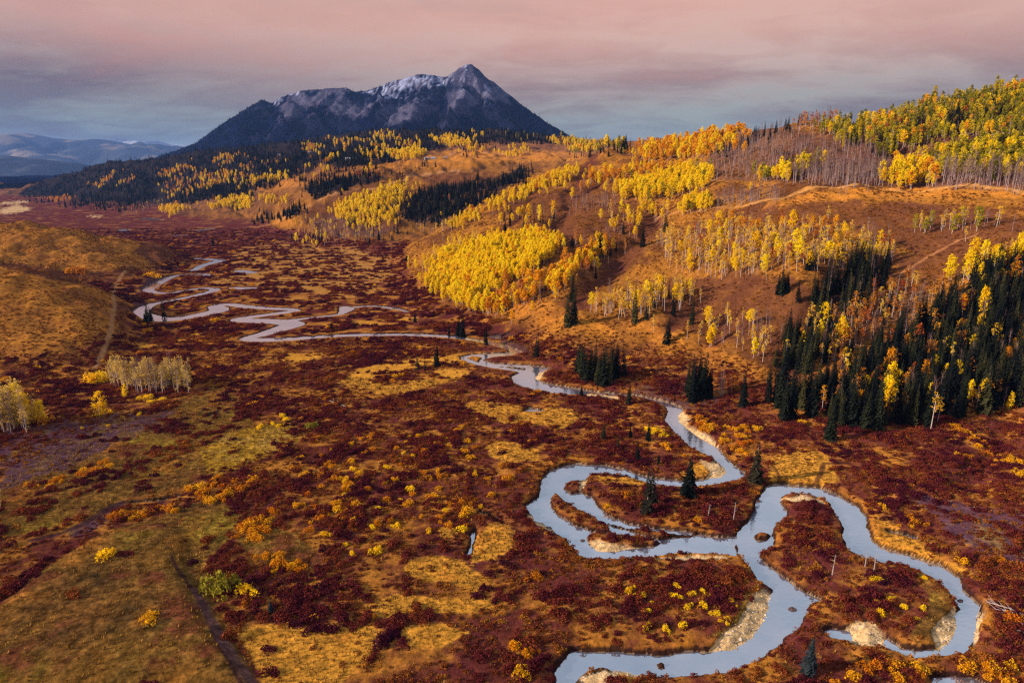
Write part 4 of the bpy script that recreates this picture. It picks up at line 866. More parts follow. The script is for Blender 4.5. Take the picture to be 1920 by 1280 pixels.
# ------------------------------------------------------------------ tree stands: base areas traced from the photo, set down on the terrain
# (phrase, polygon, {kind: count}, (low, high) tree height in metres)
ST = [
 ('the big dark right forest', [(1560,800),(1530,740),(1580,690),(1660,640),(1740,590),(1800,545),(1870,505),(1960,485),(1960,720),(1900,760),(1830,775),(1760,790),(1700,803),(1620,806)], {'spruce':540,'yellow':24,'rust':62,'orange':14,'bare':60,'pale':16}, (12,19)),
 ('rusty thicket above big dark forest', [(1500,650),(1560,600),(1620,560),(1700,530),(1770,545),(1700,595),(1620,645),(1560,680)], {'rust':80,'bare':60,'pale':25,'spruce':10}, (7,11)),
 ('dark wedge left of big forest', [(1435,785),(1442,745),(1470,715),(1512,765),(1516,785),(1470,795)], {'spruce':15}, (15,22)),
 ('mixed clump above the dark wedge', [(1455,690),(1520,705),(1565,655),(1575,605),(1530,600),(1475,640)], {'spruce':54,'yellow':3,'pale':8}, (12,18)),
 ('dark stand below long aspen band', [(1525,565),(1545,595),(1600,595),(1645,545),(1672,522),(1668,495),(1612,505),(1572,545)], {'spruce':60,'bare':8}, (12,18)),
 ('dark pair under long aspen band', [(1446,545),(1476,545),(1474,556),(1448,556)], {'spruce':6}, (11,15)),
 ('dark tips amid long aspen band', [(1500,500),(1530,500),(1528,510),(1502,510)], {'spruce':5}, (9,12)),
 ('riverside clump below golden slope', [(1283,738),(1345,742),(1343,750),(1290,748)], {'spruce':18}, (11,19)),
 ('bare poles beside riverside clump', [(1345,735),(1372,738),(1370,746),(1348,746)], {'bare':8}, (8,12)),
 ('dark clump at upper river bend', [(1082,706),(1110,700),(1160,712),(1160,726),(1130,722),(1090,712)], {'spruce':28}, (11,18)),
 ('the long aspen band', [(1230,455),(1300,435),(1400,430),(1480,445),(1650,452),(1680,482),(1660,508),(1560,510),(1440,505),(1400,522),(1330,525),(1250,500)], {'pale':250,'yellow':44,'bare':190,'rust':30}, (9,13)),
 ('upper edge of long aspen band', [(1305,432),(1400,428),(1560,425),(1560,435),(1400,440),(1310,445)], {'pale':24,'orange':14,'rust':14}, (8,11)),
 ('thin grove on golden slope', [(1100,575),(1150,565),(1200,558),(1300,550),(1310,575),(1240,592),(1170,602),(1110,592)], {'pale':70,'bare':26,'yellow':8,'spruce':5}, (9,14)),
 ('grove on open upper meadow', [(1715,428),(1870,420),(1870,432),(1730,440)], {'pale':18,'green':9,'bare':12}, (9,12)),
 ('yellow fringe above big dark forest', [(1775,525),(1850,492),(1930,468),(1935,484),(1860,515),(1800,545)], {'yellow':32,'pale':16}, (9,13)),
 ('thin scatter left of dark wedge', [(1215,625),(1290,625),(1360,605),(1450,615),(1450,665),(1420,695),(1380,655),(1300,645)], {'pale':30,'bare':16,'yellow':5}, (7,12)),
 ('lilac leafless wood above bench', [(1485,346),(1560,352),(1640,352),(1668,347),(1660,320),(1560,315),(1480,335)], {'bare':230}, (12,17)),
 ('leafless wood at bench right end', [(1740,352),(1940,360),(1940,335),(1760,328)], {'bare':120}, (12,18)),
 ('dim leafless wood below ridge', [(1290,335),(1340,340),(1420,335),(1500,300),(1560,275),(1640,285),(1600,300),(1560,315),(1500,255),(1400,262),(1330,300)], {'bare':330}, (10,15)),
 ('pale bare poles on bench', [(1348,390),(1460,378),(1460,368),(1400,372),(1350,380)], {'bare':90}, (9,12)),
 ('yellow green row amid leafless wood', [(1400,342),(1470,328),(1545,300),(1535,318),(1470,340)], {'green':22,'yellow':30}, (10,15)),
 ('bright clump right of leafless wood', [(1652,352),(1664,325),(1745,325),(1752,352)], {'yellow':45,'orange':8}, (11,16)),
 ('green wood at right photo edge', [(1740,330),(1950,335),(1950,275),(1800,290),(1750,300)], {'green':330,'yellow':46,'spruce':8}, (12,17)),
 ('green wood on top right ridge', [(1540,242),(1640,220),(1740,196),(1860,176),(1950,165),(1950,250),(1800,262),(1680,278),(1580,275)], {'green':900,'orange':60,'rust':24,'spruce':34,'yellow':70,'bare':60}, (9,13)),
 ('dark tips high in green wood', [(1770,240),(1815,240),(1812,252),(1775,252)], {'spruce':14}, (16,24)),
 ('dark pair left of high tips', [(1690,250),(1722,250),(1720,258),(1692,258)], {'spruce':7}, (13,19)),
 ('dark cluster at ridge right edge', [(1840,222),(1895,222),(1890,236),(1845,236)], {'spruce':13}, (12,18)),
 ('dark strip inside leafless wood', [(1630,290),(1680,285),(1680,298),(1640,300)], {'spruce':8,'green':12}, (10,15)),
 ('orange wood on ridge left end', [(1185,282),(1260,264),(1350,250),(1392,254),(1382,282),(1330,296),(1270,302),(1200,306)], {'orange':240,'yellow':160}, (10,14)),
 ('dark spruce row on skyline', [(1366,256),(1430,246),(1500,238),(1502,248),(1440,258),(1350,300),(1340,290)], {'spruce':60,'bare':20}, (9,15)),
 ('thin tall row on the skyline', [(1495,240),(1560,228),(1560,234),(1500,246)], {'rust':20,'bare':16}, (11,14)),
 ('yellow wood on right hill shoulder', [(1158,362),(1220,342),(1300,326),(1332,332),(1312,358),(1240,372),(1180,378)], {'yellow':300,'green':40}, (10,14)),
 ('orange wood above the shoulder', [(1090,352),(1100,335),(1180,322),(1260,306),(1250,330),(1180,352)], {'orange':60,'yellow':30}, (10,13)),
 ('small yellow clump at trail head', [(1280,392),(1336,388),(1336,396),(1284,400)], {'yellow':26,'green':5}, (10,13)),
 ('thin yellow row by the trail', [(1130,408),(1250,394),(1252,414),(1150,424)], {'yellow':22,'pale':24,'rust':6}, (8,12)),
 ('grey poles under orange wood', [(1060,385),(1150,370),(1150,392),(1070,402)], {'bare':50}, (9,12)),
 ('maroon slope of few trees', [(1060,455),(1180,420),(1200,460),(1110,520)], {'bare':22,'rust':16,'spruce':8,'yellow':4}, (7,11)),
 ('golden row on spur crest', [(835,424),(900,396),(960,366),(1010,342),(1080,318),(1092,330),(1010,362),(960,382),(890,412),(845,434)], {'yellow':230,'orange':20}, (7,10)),
 ('small copse in shaded gully', [(930,410),(1010,395),(1045,400),(1030,425),(950,430)], {'yellow':14,'spruce':14,'rust':8,'bare':12}, (8,12)),
 ('bright golden grove', [(800,505),(850,475),(920,455),(1000,445),(1047,455),(1042,480),(970,525),(905,550),(880,575),(850,570),(810,545)], {'yellow':1500,'orange':70}, (7.5,10.5)),
 ('ragged lower edge of golden grove', [(900,585),(960,565),(1040,525),(1110,478),(1132,455),(1132,485),(1062,535),(980,572),(930,594)], {'orange':130,'yellow':80,'bare':50,'rust':40,'spruce':4}, (8,12)),
 ('thin left fringe of golden grove', [(775,505),(800,482),(850,462),(900,440),(905,450),(850,478),(805,505),(785,520)], {'pale':46,'yellow':16}, (8,11)),
 ('lemon clump below golden grove', [(862,582),(890,568),(925,565),(920,580),(880,588)], {'yellow':26}, (8,11)),
 ('dark gully behind the spur', [(755,378),(800,356),(870,350),(935,340),(985,312),(988,330),(940,356),(880,390),(830,420),(760,415)], {'spruce':560,'rust':16}, (12,18)),
 ('leafless patch at gully mouth', [(770,420),(850,412),(840,440),(780,445)], {'bare':50,'spruce':7,'pale':10}, (8,12)),
 ('yellow grove on middle slope', [(620,394),(660,374),(700,364),(760,344),(772,354),(742,404),(722,424),(680,426),(640,414)], {'yellow':460,'spruce':26}, (9,13)),
 ('thin grove on middle slope', [(540,445),(560,425),(620,405),(690,425),(740,430),(700,450),(600,464),(560,458)], {'pale':80,'bare':90,'yellow':10}, (8,12)),
 ('dark clump at middle slope foot', [(665,445),(705,440),(735,425),(770,440),(705,452)], {'spruce':16}, (9,14)),
 ('few trees at valley edge', [(545,450),(610,448),(608,460),(585,464),(550,458)], {'spruce':5,'yellow':6}, (8,13)),
 ('long dark band on middle hill', [(568,350),(620,336),(720,325),(722,335),(640,356),(592,370)], {'spruce':190}, (13,19)),
 ('lower dark band by trail', [(472,416),(540,402),(562,388),(562,402),(480,419)], {'spruce':90}, (11,16)),
]
FARST = [
 ([(480,300),(560,290),(640,300),(700,300),(690,325),(620,330),(560,345),(500,350)], {'spruce':160,'yellow':90,'rust':40}, (11,16)),
 ([(395,350),(470,345),(480,370),(400,388)], {'spruce':120,'rust':40,'yellow':50}, (11,16)),
 ([(300,345),(400,325),(470,310),(475,330),(400,355),(310,375)], {'orange':90,'yellow':90,'bare':60,'rust':50}, (11,15)),
 ([(570,300),(700,268),(790,262),(800,285),(740,300),(660,312)], {'yellow':120,'orange':50,'spruce':120}, (12,16)),
 ([(860,250),(905,248),(912,285),(880,300),(850,290)], {'yellow':60,'spruce':60}, (12,16)),
 ([(640,335),(760,318),(820,300),(830,312),(760,330),(660,348)], {'rust':30,'spruce':26,'bare':40}, (9,13)),
 ([(40,380),(50,355),(150,298),(250,270),(370,252),(480,258),(590,265),(560,288),(560,330),(500,352),(420,374),(300,388),(230,398),(120,388)], {'spruce':3600}, (13,19)),
 ([(150,349),(240,320),(300,318),(280,330),(200,354)], {'orange':130,'yellow':60}, (11,15)),
 ([(90,376),(140,366),(142,374),(100,382)], {'orange':40}, (11,15)),
 ([(260,335),(330,318),(400,296),(470,288),(470,300),(400,316),(330,335)], {'orange':150,'yellow':130}, (11,15)),
 ([(395,392),(465,372),(472,392),(400,402)], {'yellow':220}, (12,16)),
 ([(470,338),(540,328),(540,340),(480,352)], {'yellow':150,'orange':30}, (11,15)),
 ([(300,396),(350,376),(372,380),(322,406)], {'yellow':170,'orange':30}, (11,15)),
 ([(380,345),(420,335),(440,350),(390,362)], {'yellow':26,'orange':14}, (11,14)),
 ([(215,404),(300,374),(302,386),(260,406)], {'bare':110,'pale':20}, (10,14)),
 ([(480,370),(540,372),(540,386),(500,388)], {'yellow':30,'rust':16}, (10,13)),
 ([(560,290),(590,258),(700,238),(900,230),(1060,240),(1042,268),(900,272),(800,282),(740,305),(640,315),(560,305)], {'spruce':1600}, (12,18)),
 ([(735,292),(780,285),(800,290),(790,300),(740,302)], {'yellow':130}, (12,16)),
 ([(805,262),(850,258),(885,270),(880,285),(860,290),(830,275)], {'yellow':170,'orange':30}, (12,16)),
 ([(560,275),(700,252),(760,252),(700,268),(570,288)], {'yellow':130,'orange':60}, (12,15)),
 ([(600,300),(640,285),(730,285),(700,300),(640,308)], {'yellow':30,'spruce':60}, (11,15)),
 ([(918,288),(960,278),(1000,290),(960,296)], {'yellow':190}, (12,16)),
 ([(975,278),(1010,262),(1100,266),(1170,278),(1100,288),(1040,285)], {'yellow':330,'green':120,'orange':40}, (12,16)),
 ([(900,250),(1040,254),(1110,264),(1180,275),(1175,282),(1040,272),(900,258)], {'spruce':200,'green':40}, (12,17)),
 ([(1060,290),(1170,282),(1180,290),(1080,300)], {'green':40,'spruce':20,'bare':30}, (10,13)),
 ([(400,315),(560,290),(570,320),(520,345),(430,350)], {'rust':60,'bare':60}, (10,14)),
]
GOLDK = ('yellow', 'orange', 'green', 'pale', 'rust', 'airy', 'bushy')
TREES = []                                                        # dicts of every tree
def sample(poly, n):
    p = np.array(poly, float); res = np.empty((0, 2))
    while len(res) < n:
        q = np.c_[rng.uniform(p[:, 0].min(), p[:, 0].max(), n * 3), rng.uniform(p[:, 1].min(), p[:, 1].max(), n * 3)]
        res = np.r_[res, q[inside(poly, q[:, 0], q[:, 1])]]
    return res[:n]
def place(poly, counts, hr, phrase, single):
    n = sum(counts.values()); pp = sample(poly, n); f_ = (1.0 if single else .45) * min(1.0, np.ptp(np.array(poly)[:, 0]) / 90) * (1 + 1.4 * (rng.uniform(size=(n, 1)) < .12)); pp = pp + rng.normal(size=(n, 2)) * np.array([8.0, 3.6]) * f_; g = hit(pp[:, 0], pp[:, 1])
    ks = np.concatenate([[k] * c for k, c in counts.items()]); rng.shuffle(ks)
    for k, pt, px in zip(ks, g, pp):
        if np.isnan(pt[0]) or pt[1] > 3300 or float(sd_at(pt[:1], pt[1:2])[0]) < 1.5: continue
        h = rng.uniform(*hr) * float(np.clip(rng.normal(1, .13), .65, 1.3)) * (0.72 if k in GOLDK + ('bare',) and hr[1] > 17 and 'spruce' in counts else 1.0)
        q = proj(pt[0], pt[1], pt[2])
        TREES.append(dict(kind=k, p=pt, h=h, px=float(q[0]), py=float(q[1]), size=F * h / float(q[2]), ph=phrase, single=single))
for ph, poly, cnt, hr in ST: place(poly, cnt, hr, ph, True)
n0 = len(TREES)
for poly, cnt, hr in FARST: place(poly, cnt, hr, 'far', False)
fp = np.array([t['p'] for t in TREES[n0:]]); fn = fbm(fp[:, 0] * .8 + fp[:, 1] * .3, fp[:, 1] * .5, 95, 3, .55, 221) + rng.normal(0, .05, len(fp))
TREES[n0:] = [t for t, v in zip(TREES[n0:], fn) if (v > -.02 if t['kind'] in GOLDK + ('bare',) else v < .16)]

# ------------------------------------------------------------------ things: trees one can tell apart
ORD = ['first','second','third','fourth','fifth','sixth','seventh','eighth','ninth','tenth','eleventh','twelfth','thirteenth','fourteenth','fifteenth','sixteenth','seventeenth','eighteenth','nineteenth','twentieth']
copies = {}
def tree_thing(name, label, cat, loc, h, prt, rz, wide=1.0, group=None):
    t, c, j, h0 = prt
    e = bpy.data.objects.new(name, None); COL.objects.link(e); e.empty_display_size = .5
    s = h / h0; e.location = loc; e.rotation_euler = (rng.normal(0, .035), rng.normal(0, .035), rz); e.scale = (s * wide, s * wide, s)
    e['label'] = label; e['category'] = cat
    if group: e['group'] = group
    key = t.name
    if key not in copies:
        a = bpy.data.objects.new('trunk', t); b_ = bpy.data.objects.new('crown', c)
        copies[key] = (a, b_)
    else:
        a, b_ = copies[key]; a = a.copy(); b_ = b_.copy()
    COL.objects.link(a); COL.objects.link(b_); a.parent = e; b_.parent = e
    return e
KN = {'spruce': ('spruce_tree', 'spruce', 'dark spruce'), 'bare': ('bare_aspen', 'bare aspen', 'leafless aspen'), 'yellow': ('aspen_tree', 'aspen', 'yellow aspen'), 'orange': ('aspen_tree', 'aspen', 'orange aspen'),
      'green': ('aspen_tree', 'aspen', 'green aspen'), 'pale': ('aspen_tree', 'aspen', 'pale aspen'), 'rust': ('aspen_tree', 'aspen', 'rusty aspen'), 'airy': ('aspen_tree', 'aspen', 'airy pale aspen'), 'bushy': ('aspen_tree', 'aspen', 'bushy yellow aspen')}
RESERVE = {'spruce_tree': 50, 'aspen_tree': 190, 'bare_aspen': 70}
chosen = []; rest = []
for nm in ('spruce_tree', 'aspen_tree', 'bare_aspen'):
    tt = [t for t in TREES if KN[t['kind']][0] == nm]
    vis = [t for t in tt if t['single'] and -5 < t['px'] < 1925]
    vis.sort(key=lambda t: -t['size']); pick = vis[:300 - RESERVE[nm]]; ids = set(map(id, pick))
    chosen += pick; rest += [t for t in tt if id(t) not in ids]
grp = {}
for t in chosen: grp.setdefault((t['ph'], KN[t['kind']][0]), []).append(t)
LABELS = []
def ordlabel(items, phrase, adj, maxrow=14):
    """row by row from the front, left to right: each item's own place in its stand"""
    items.sort(key=lambda t: -t['py']); rows = [items[i:i + maxrow] for i in range(0, len(items), maxrow)]
    for ri, row in enumerate(rows):
        row.sort(key=lambda t: t['px'])
        for ci, t in enumerate(row):
            if len(items) == 1: t['label'] = 'lone %s in %s' % (adj(t), phrase)
            elif len(rows) == 1: t['label'] = '%s, %s from left in %s' % (adj(t), ORD[ci], phrase)
            else: t['label'] = '%s, %s from left in %s row of %s' % (adj(t), ORD[ci], 'front' if ri == 0 else ORD[ri], phrase)
for (ph, nm), items in grp.items():
    hs = np.median([t['h'] for t in items])
    ordlabel(items, ph, lambda t: KN[t['kind']][2])
for t in chosen:
    nm, cat, _ = KN[t['kind']]; lst = PR[t['kind']]
    tree_thing(nm, t['label'], cat, t['p'], t['h'], lst[rng.integers(len(lst))], rng.uniform(0, 6.28), rng.uniform(.85, 1.15),
               {'spruce_tree': 'spruces of the ', 'aspen_tree': 'aspens of the ', 'bare_aspen': 'bare aspens of the '}[nm] + t['ph'])
# the rest of each kind as one mass
for nm, kinds, name, label in [('s', ('spruce',), 'spruce_forest', 'dark spruce forest across the hills and gullies'), ('a', GOLDK, 'aspen_forest', 'yellow and orange aspen woods across the hills'), ('b', ('bare',), 'leafless_forest', 'lilac grey leafless aspen woods across the hills')]:
    tt = [t for t in rest if t['kind'] in kinds]
    meshes = []; base_ = {}
    for k in kinds: base_[k] = len(meshes); meshes += [p[2] for p in PR[k]]
    h0 = {k: PR[k][0][3] for k in kinds}
    pid = [base_[t['kind']] + rng.integers(len(PR[t['kind']])) for t in tt]
    sc = np.array([[t['h'] / h0[t['kind']] * rng.uniform(.9, 1.25)] * 2 + [t['h'] / h0[t['kind']]] for t in tt])
    instancer(name, [t['p'] for t in tt], sc, np.c_[rng.normal(0, .04, (len(tt), 2)), rng.uniform(0, 6.28, len(tt))], pid, meshes, label)

# single trees along the valley: (px, py of the foot, height in photo pixels, kind, width, label)
SOLO = [
 (1290,930,68,'spruce',1.35,'broad dark spruce standing at the water inside the west river loop'),
 (1213,962,72,'spruce_thin',1.0,'tall thin greyish spruce left of the broad spruce in the west loop'),
 (1224,945,62,'spruce_thin',.9,'thin spruce close behind the tall greyish one in the west loop'),
 (1415,903,68,'spruce_thin',1.2,'ragged grey spruce at the point between the two river loops'),
 (1196,864,36,'spruce',1.1,'dark spruce in the willows above the west loop, largest of its scatter'),
 (1130,826,33,'spruce',1.0,'slim dark spruce at the left end of the scatter above the west loop'),
 (1158,840,20,'spruce',.9,'very small spruce right of the slim one above the west loop'),
 (1182,820,24,'spruce',.9,'small spruce at the back of the scatter above the west loop'),
 (1216,826,33,'spruce',1.0,'dark spruce left of the yellow shrubs by the narrow reach'),
 (1235,870,20,'spruce',1.1,'small spruce nearest the water at the top of the west loop'),
 (1515,1262,66,'spruce_blue',1.0,'blue green spruce at the bottom edge between the river channels'),
 (818,686,36,'spruce',1.2,'dark bushy spruce on the golden oxbow, right of two thin ones'),
 (783,692,26,'spruce_thin',1.0,'left thin spruce of the pair on the golden oxbow'),
 (797,695,22,'spruce_thin',.8,'right thin spruce of the pair on the golden oxbow'),
 (867,632,40,'spruce',1.2,'tallest spruce at the river below the golden grove'),
 (858,629,32,'spruce',1.0,'spruce leaning against the left of the tallest one below the grove'),
 (842,631,22,'spruce',.9,'small spruce left of the riverside pair below the golden grove'),
 (911,646,34,'spruce',1.0,'lone spruce between river and cut bank below the golden slope'),
 (1005,670,42,'spruce_thin',1.1,'dim spruce at the end of the dark cut bank'),
 (1090,745,22,'spruce',1.1,'small spruce on the near bank below the dark clump'),
 (1178,757,34,'spruce',1.1,'dark spruce on the near bank left of the purple cut bank'),
 (1393,762,60,'spruce',1.1,'lone spruce between the riverside clump and the big dark forest'),
 (1250,644,44,'spruce',1.1,'lone spruce in the middle of the golden slope'),
 (1065,612,52,'spruce',1.0,'left spruce of the trio high on the golden slope'),
 (1074,606,58,'spruce',1.0,'right spruce of the trio high on the golden slope'),
 (1072,566,48,'spruce',.9,'spruce standing uphill behind the trio on the golden slope'),
 (1297,608,46,'spruce',.8,'narrow spruce at the right end of the thin aspen grove'),
 (1190,606,62,'spruce',.7,'narrow dark spruce in front of the thin aspen grove'),
 (1263,592,36,'spruce',.8,'dark spruce right of middle in the thin aspen grove'),
 (1205,462,34,'spruce',1.0,'dark spruce on the slope left of the long aspen band'),
 (1248,434,30,'spruce',1.2,'dark spruce at the upper left corner of the long aspen band'),
 (1125,480,44,'spruce',1.2,'dark spruce right of the ragged golden grove edge'),
 (1497,566,36,'spruce',1.0,'lone spruce left of the dark stand under the aspen band'),
 (400,461,18,'spruce',1.0,'lone small spruce on the far valley floor'),
 (275,606,34,'spruce',1.1,'dark spruce at the river bend under the left hill'),
 (284,602,24,'spruce',1.1,'short spruce right beside the one at the left river bend'),
 (308,600,34,'spruce_thin',.9,'brownish thin spruce at the river under the left hill'),
 (622,620,16,'spruce',1.3,'small round spruce between the middle river bends'),
 (778,604,18,'spruce',1.2,'small spruce at the foot of the slope right of the long reach'),
 (811,552,22,'spruce',1.0,'small spruce at the left foot of the golden grove'),
 (762,490,14,'spruce',.9,'tiny spruce at the valley edge left of the golden grove'),
 (508,1148,24,'spruce_blue',1.0,'small blue green spruce in the willows at lower left'),
 (837,982+100,0,'x',1,''),
 (1556,825,68,'spruce',1.3,'lone spruce in front of the big dark forest'),
 (1545,1262,0,'x',1,''),
 (1318,945,0,'x',1,''),
 (998,588,20,'yellow',1.0,'tiny lone yellow aspen on the golden slope'),
 (963,560,26,'yellow',1.0,'lone yellow aspen below the ragged grove edge'),
 (1575,655,52,'yellow',.9,'yellow topped aspen left of the rusty thicket'),
 (1745,820-15,62,'pale',.9,'thin golden aspen against the big dark forest, low down'),
 (1660,790,70,'yellow',.8,'tall ragged yellow aspen at the front of the big dark forest'),
 (1890,770,30,'bushy',.8,'short yellow aspen at the right foot of the big dark forest'),
 (187,782,40,'bushy',1.2,'dense yellow aspen beside the purple field at left'),
 (235,745,22,'bushy',.9,'small slim yellow aspen below the pale leafless stand'),
]
for px, py, hp, k, wide, lab in SOLO:
    if k == 'x': continue
    g = hit(px, py)[0]; d = float(proj(*g)[2]); h = hp * d / F * 1.22
    lst = PR[k]; nm, cat = ('spruce_tree', 'spruce') if 'spruce' in k else ('aspen_tree', 'aspen')
    if k == 'spruce': lst = lst[:2] + lst[3:4]
    tree_thing(nm, lab, cat, g, h, lst[rng.integers(len(lst))], rng.uniform(0, 6.28), wide)

# ------------------------------------------------------------------ willows and other shrubs of the valley floor
OLG = olm.reshape(nr, nc); GOG = gom.reshape(nr, nc); BAG = barm.astype(float).reshape(nr, nc); PUG = pum.reshape(nr, nc)
def at_grid(G, X, Y): return bil(G, LYS, US, np.log(np.maximum(Y, 46)), X / np.maximum(Y, 46))
def off_trail(X, Y):
    ok = np.ones(X.shape, bool)
    for pl, w in TRW:
        m = (X > pl[:, 0].min() - 6) & (X < pl[:, 0].max() + 6) & (Y > pl[:, 1].min() - 6) & (Y < pl[:, 1].max() + 6)
        if m.any(): d_, _ = segdist(pl, X[m], Y[m]); q = ok[m]; q &= d_ > w * 1.15 + .25; ok[m] = q
    return ok
def cells(n, y0, y1, cell, umax=1.0):
    Y = np.sqrt(rng.uniform(y0 ** 2, y1 ** 2, n)); X = rng.uniform(-umax, umax, n) * Y
    k = np.floor(X / cell).astype(np.int64) * 100003 + np.floor(Y / cell).astype(np.int64)
    _, i = np.unique(k, return_index=True); X, Y = X[i], Y[i]; m = off_trail(X, Y); return X[m], Y[m]
X, Y = cells(560000, 108, 1250, 2.0)
sdp = at_grid(SDG, X, Y); hmp = at_grid(HMG, X, Y); ol = at_grid(OLG, X, Y); go = at_grid(GOG, X, Y); ba = at_grid(BAG, X, Y); pu = at_grid(PUG, X, Y)
sp0 = proj(X, Y, 0 * X)
clump = fbm(X, Y, 17, 3, .55, 201) + .35 * fbm(X, Y, 60, 2, .5, 202)
prob = np.clip(0.46 - .10 * (sp0[0] < 950) + clump * 1.7, 0.03, 1) * (1 - .93 * ol) * (1 - .92 * go) * (1 - .8 * pu)
prob = np.where((ol > .4) & (fbm(X * .55 + Y * .2, Y, 15, 3, .55, 203) > .28), np.maximum(prob, .55 * (1 - go)), prob)
terr_pts = inside(TW, X, Y); prob = np.where(terr_pts, .012, prob)
prob *= (sdp > np.where(Y > 330, 6.0, .9)) * (ba < .4) * np.clip(1.05 - hmp * 1.25, 0, 1) * np.where(Y > 480, .8, 1) * np.clip(1.15 - (Y - 650) / 620, .15, 1)
ok = rng.uniform(size=len(X)) < prob; X, Y = X[ok], Y[ok]
Zs = ground_z(X, Y); sp = proj(X, Y, Zs)
amb_n = fbm(X, Y, 28, 3, .6, 204) + rng.normal(0, .22, len(X)); hmq = at_grid(HMG, X, Y); pu = at_grid(PUG, X, Y)
kind = np.where(amb_n > .60, 'amber', 'willow')
sc = rng.uniform(.45, 1.08, len(X)) * np.where(Y > 420, 1.25, 1.0) * np.where(hmq > .3, .6, 1.0) * (1 + .25 * fbm(X, Y, 25, 2, .5, 205)) * np.where(at_grid(SDG, X, Y) < 4, .62, 1.0)
SHR = [dict(kind=k, p=(x, y, z), s=s_, px=a, py=c, size=F * 3.6 * s_ / d) for k, x, y, z, s_, a, c, d in zip(kind, X, Y, Zs, sc, sp[0], sp[1], sp[2])]
def scat(poly, n, kind, lo, hi, ph):
    pp = sample(poly, n); g = hit(pp[:, 0], pp[:, 1])
    for q, p in zip(g, pp):
        if np.isnan(q[0]) or float(at_grid(SDG, q[:1], q[1:2])[0]) < .5: continue
        s_ = rng.uniform(lo, hi); d = float(proj(*q)[2]); SHR.append(dict(kind=kind, p=tuple(q), s=s_, px=p[0], py=p[1], size=F * 3.6 * s_ / d, zone=ph))
AMB = [([(355,918),(430,888),(470,908),(440,938),(380,942)], 24, 'amber', .7, 1.1, 'hedge right of the dark creek'), ([(450,985),(480,962),(512,980),(500,1008),(462,1014)], 16, 'amber', .8, 1.2, 'orange clump on green meadow'),
 ([(200,965),(340,945),(340,958),(210,980)], 22, 'amber', .6, .9, 'row under the dark creek'), ([(500,830),(900,790),(960,900),(850,1010),(560,1000)], 90, 'amber', .55, .9, 'middle valley thicket'),
 ([(1285,775),(1420,805),(1400,862),(1330,815)], 34, 'amber', .6, 1.0, 'bank right of narrow reach'), ([(1560,1250),(1900,1245),(1900,1285),(1560,1285)], 18, 'amber', .6, 1.0, 'bottom right edge'),
 ([(20,910),(110,892),(190,862),(230,868),(100,915)], 16, 'amber', .6, .9, 'strip left of dark creek'), ([(490,1040),(560,1050),(570,1080),(500,1070)], 12, 'amber', .7, 1.0, 'south edge of green meadow'),
 ([(1150,1092),(1400,1080),(1390,1180),(1200,1195)], 26, 'lemon', .2, .72, 'tongue above bottom river bend'), ([(1600,1080),(1740,1080),(1745,1180),(1640,1150)], 10, 'lemon', .35, .6, 'tongue in right river loop'),
 ([(480,800),(540,775),(535,800),(500,810)], 7, 'lemon', .5, .9, 'clump on yellow green meadow'), ([(560,880),(900,820),(900,1000),(620,1040)], 24, 'lemon', .4, .7, 'middle valley thicket'),
 ([(100,800),(330,730),(350,760),(120,830)], 8, 'lemon', .4, .7, 'edge of the purple field'), ([(1210,805),(1250,800),(1252,830),(1225,825)], 8, 'lemon', .5, .8, 'point by narrow reach')]
for a in AMB: scat(*a)
AMB2 = [([(60,930),(200,880),(320,830),(440,785),(450,805),(330,858),(210,905),(80,952)], 80, 'willow', .5, 1.0, 'rows across the left meadow'), ([(260,800),(330,780),(420,750),(440,780),(330,822)], 36, 'willow', .5, .95, 'upper rows of left meadow'),
 ([(330,700),(430,690),(480,760),(430,790),(380,740)], 40, 'willow', .5, .95, 'meadow right of pale stand'), ([(0,1100),(45,1095),(40,1120),(0,1135)], 6, 'willow', 1.0, 1.5, 'dark clump at left edge')]
for a in AMB2: scat(*a)
ZON = [('tongue above bottom river bend', [(1080,1060),(1380,1050),(1410,1120),(1380,1170),(1300,1205),(1150,1212),(1060,1205)]), ('tongue in right river loop', [(1440,1000),(1560,960),(1580,1010),(1690,1070),(1740,1110),(1700,1150),(1560,1140),(1460,1070)]),
 ('bottom right edge', [(1400,1250),(1500,1190),(1650,1215),(1760,1240),(1900,1200),(1930,1290),(1380,1290)]), ('thicket left of bottom bend', [(800,1060),(1060,1060),(1050,1230),(1030,1290),(780,1290)]),
 ('lower middle thicket', [(480,1030),(800,1030),(780,1290),(640,1290),(720,1190),(500,1160)]), ('thicket on far right bank', [(1650,980),(1920,1010),(1920,1200),(1850,1130),(1760,1050)]), ('creek side at left edge', [(0,1010),(100,975),(330,940),(330,1000),(180,1000),(60,1070),(0,1120)])]
def zone_of(t):
    if 'zone' in t: return t['zone']
    a = np.array([t['px']]); c = np.array([t['py']])
    for nme, p in ZON:
        if inside(p, a, c)[0]: return nme
    return None
KS = {'willow': ('willow_shrub', 'willow', 'maroon willow'), 'amber': ('amber_shrub', 'shrub', 'orange shrub'), 'lemon': ('yellow_shrub', 'shrub', 'yellow shrub')}
left = []; picked = []
for k, cap in (('willow', 280), ('amber', 260), ('lemon', 200)):
    tt = [t for t in SHR if t['kind'] == k]; cand = []
    for t in sorted(tt, key=lambda t: -t['size']):
        if len(cand) < cap and -2 < t['px'] < 1922 and t['py'] < 1279 and t['size'] > 8:
            z_ = zone_of(t)
            if z_ is not None: t['ph'] = z_; cand.append(t); continue
        left.append(t)
    picked += cand
grp = {}
for t in picked: grp.setdefault((t['ph'], t['kind']), []).append(t)
for (ph, k), items in grp.items(): ordlabel(items, ph, lambda t: KS[t['kind']][2], 16)
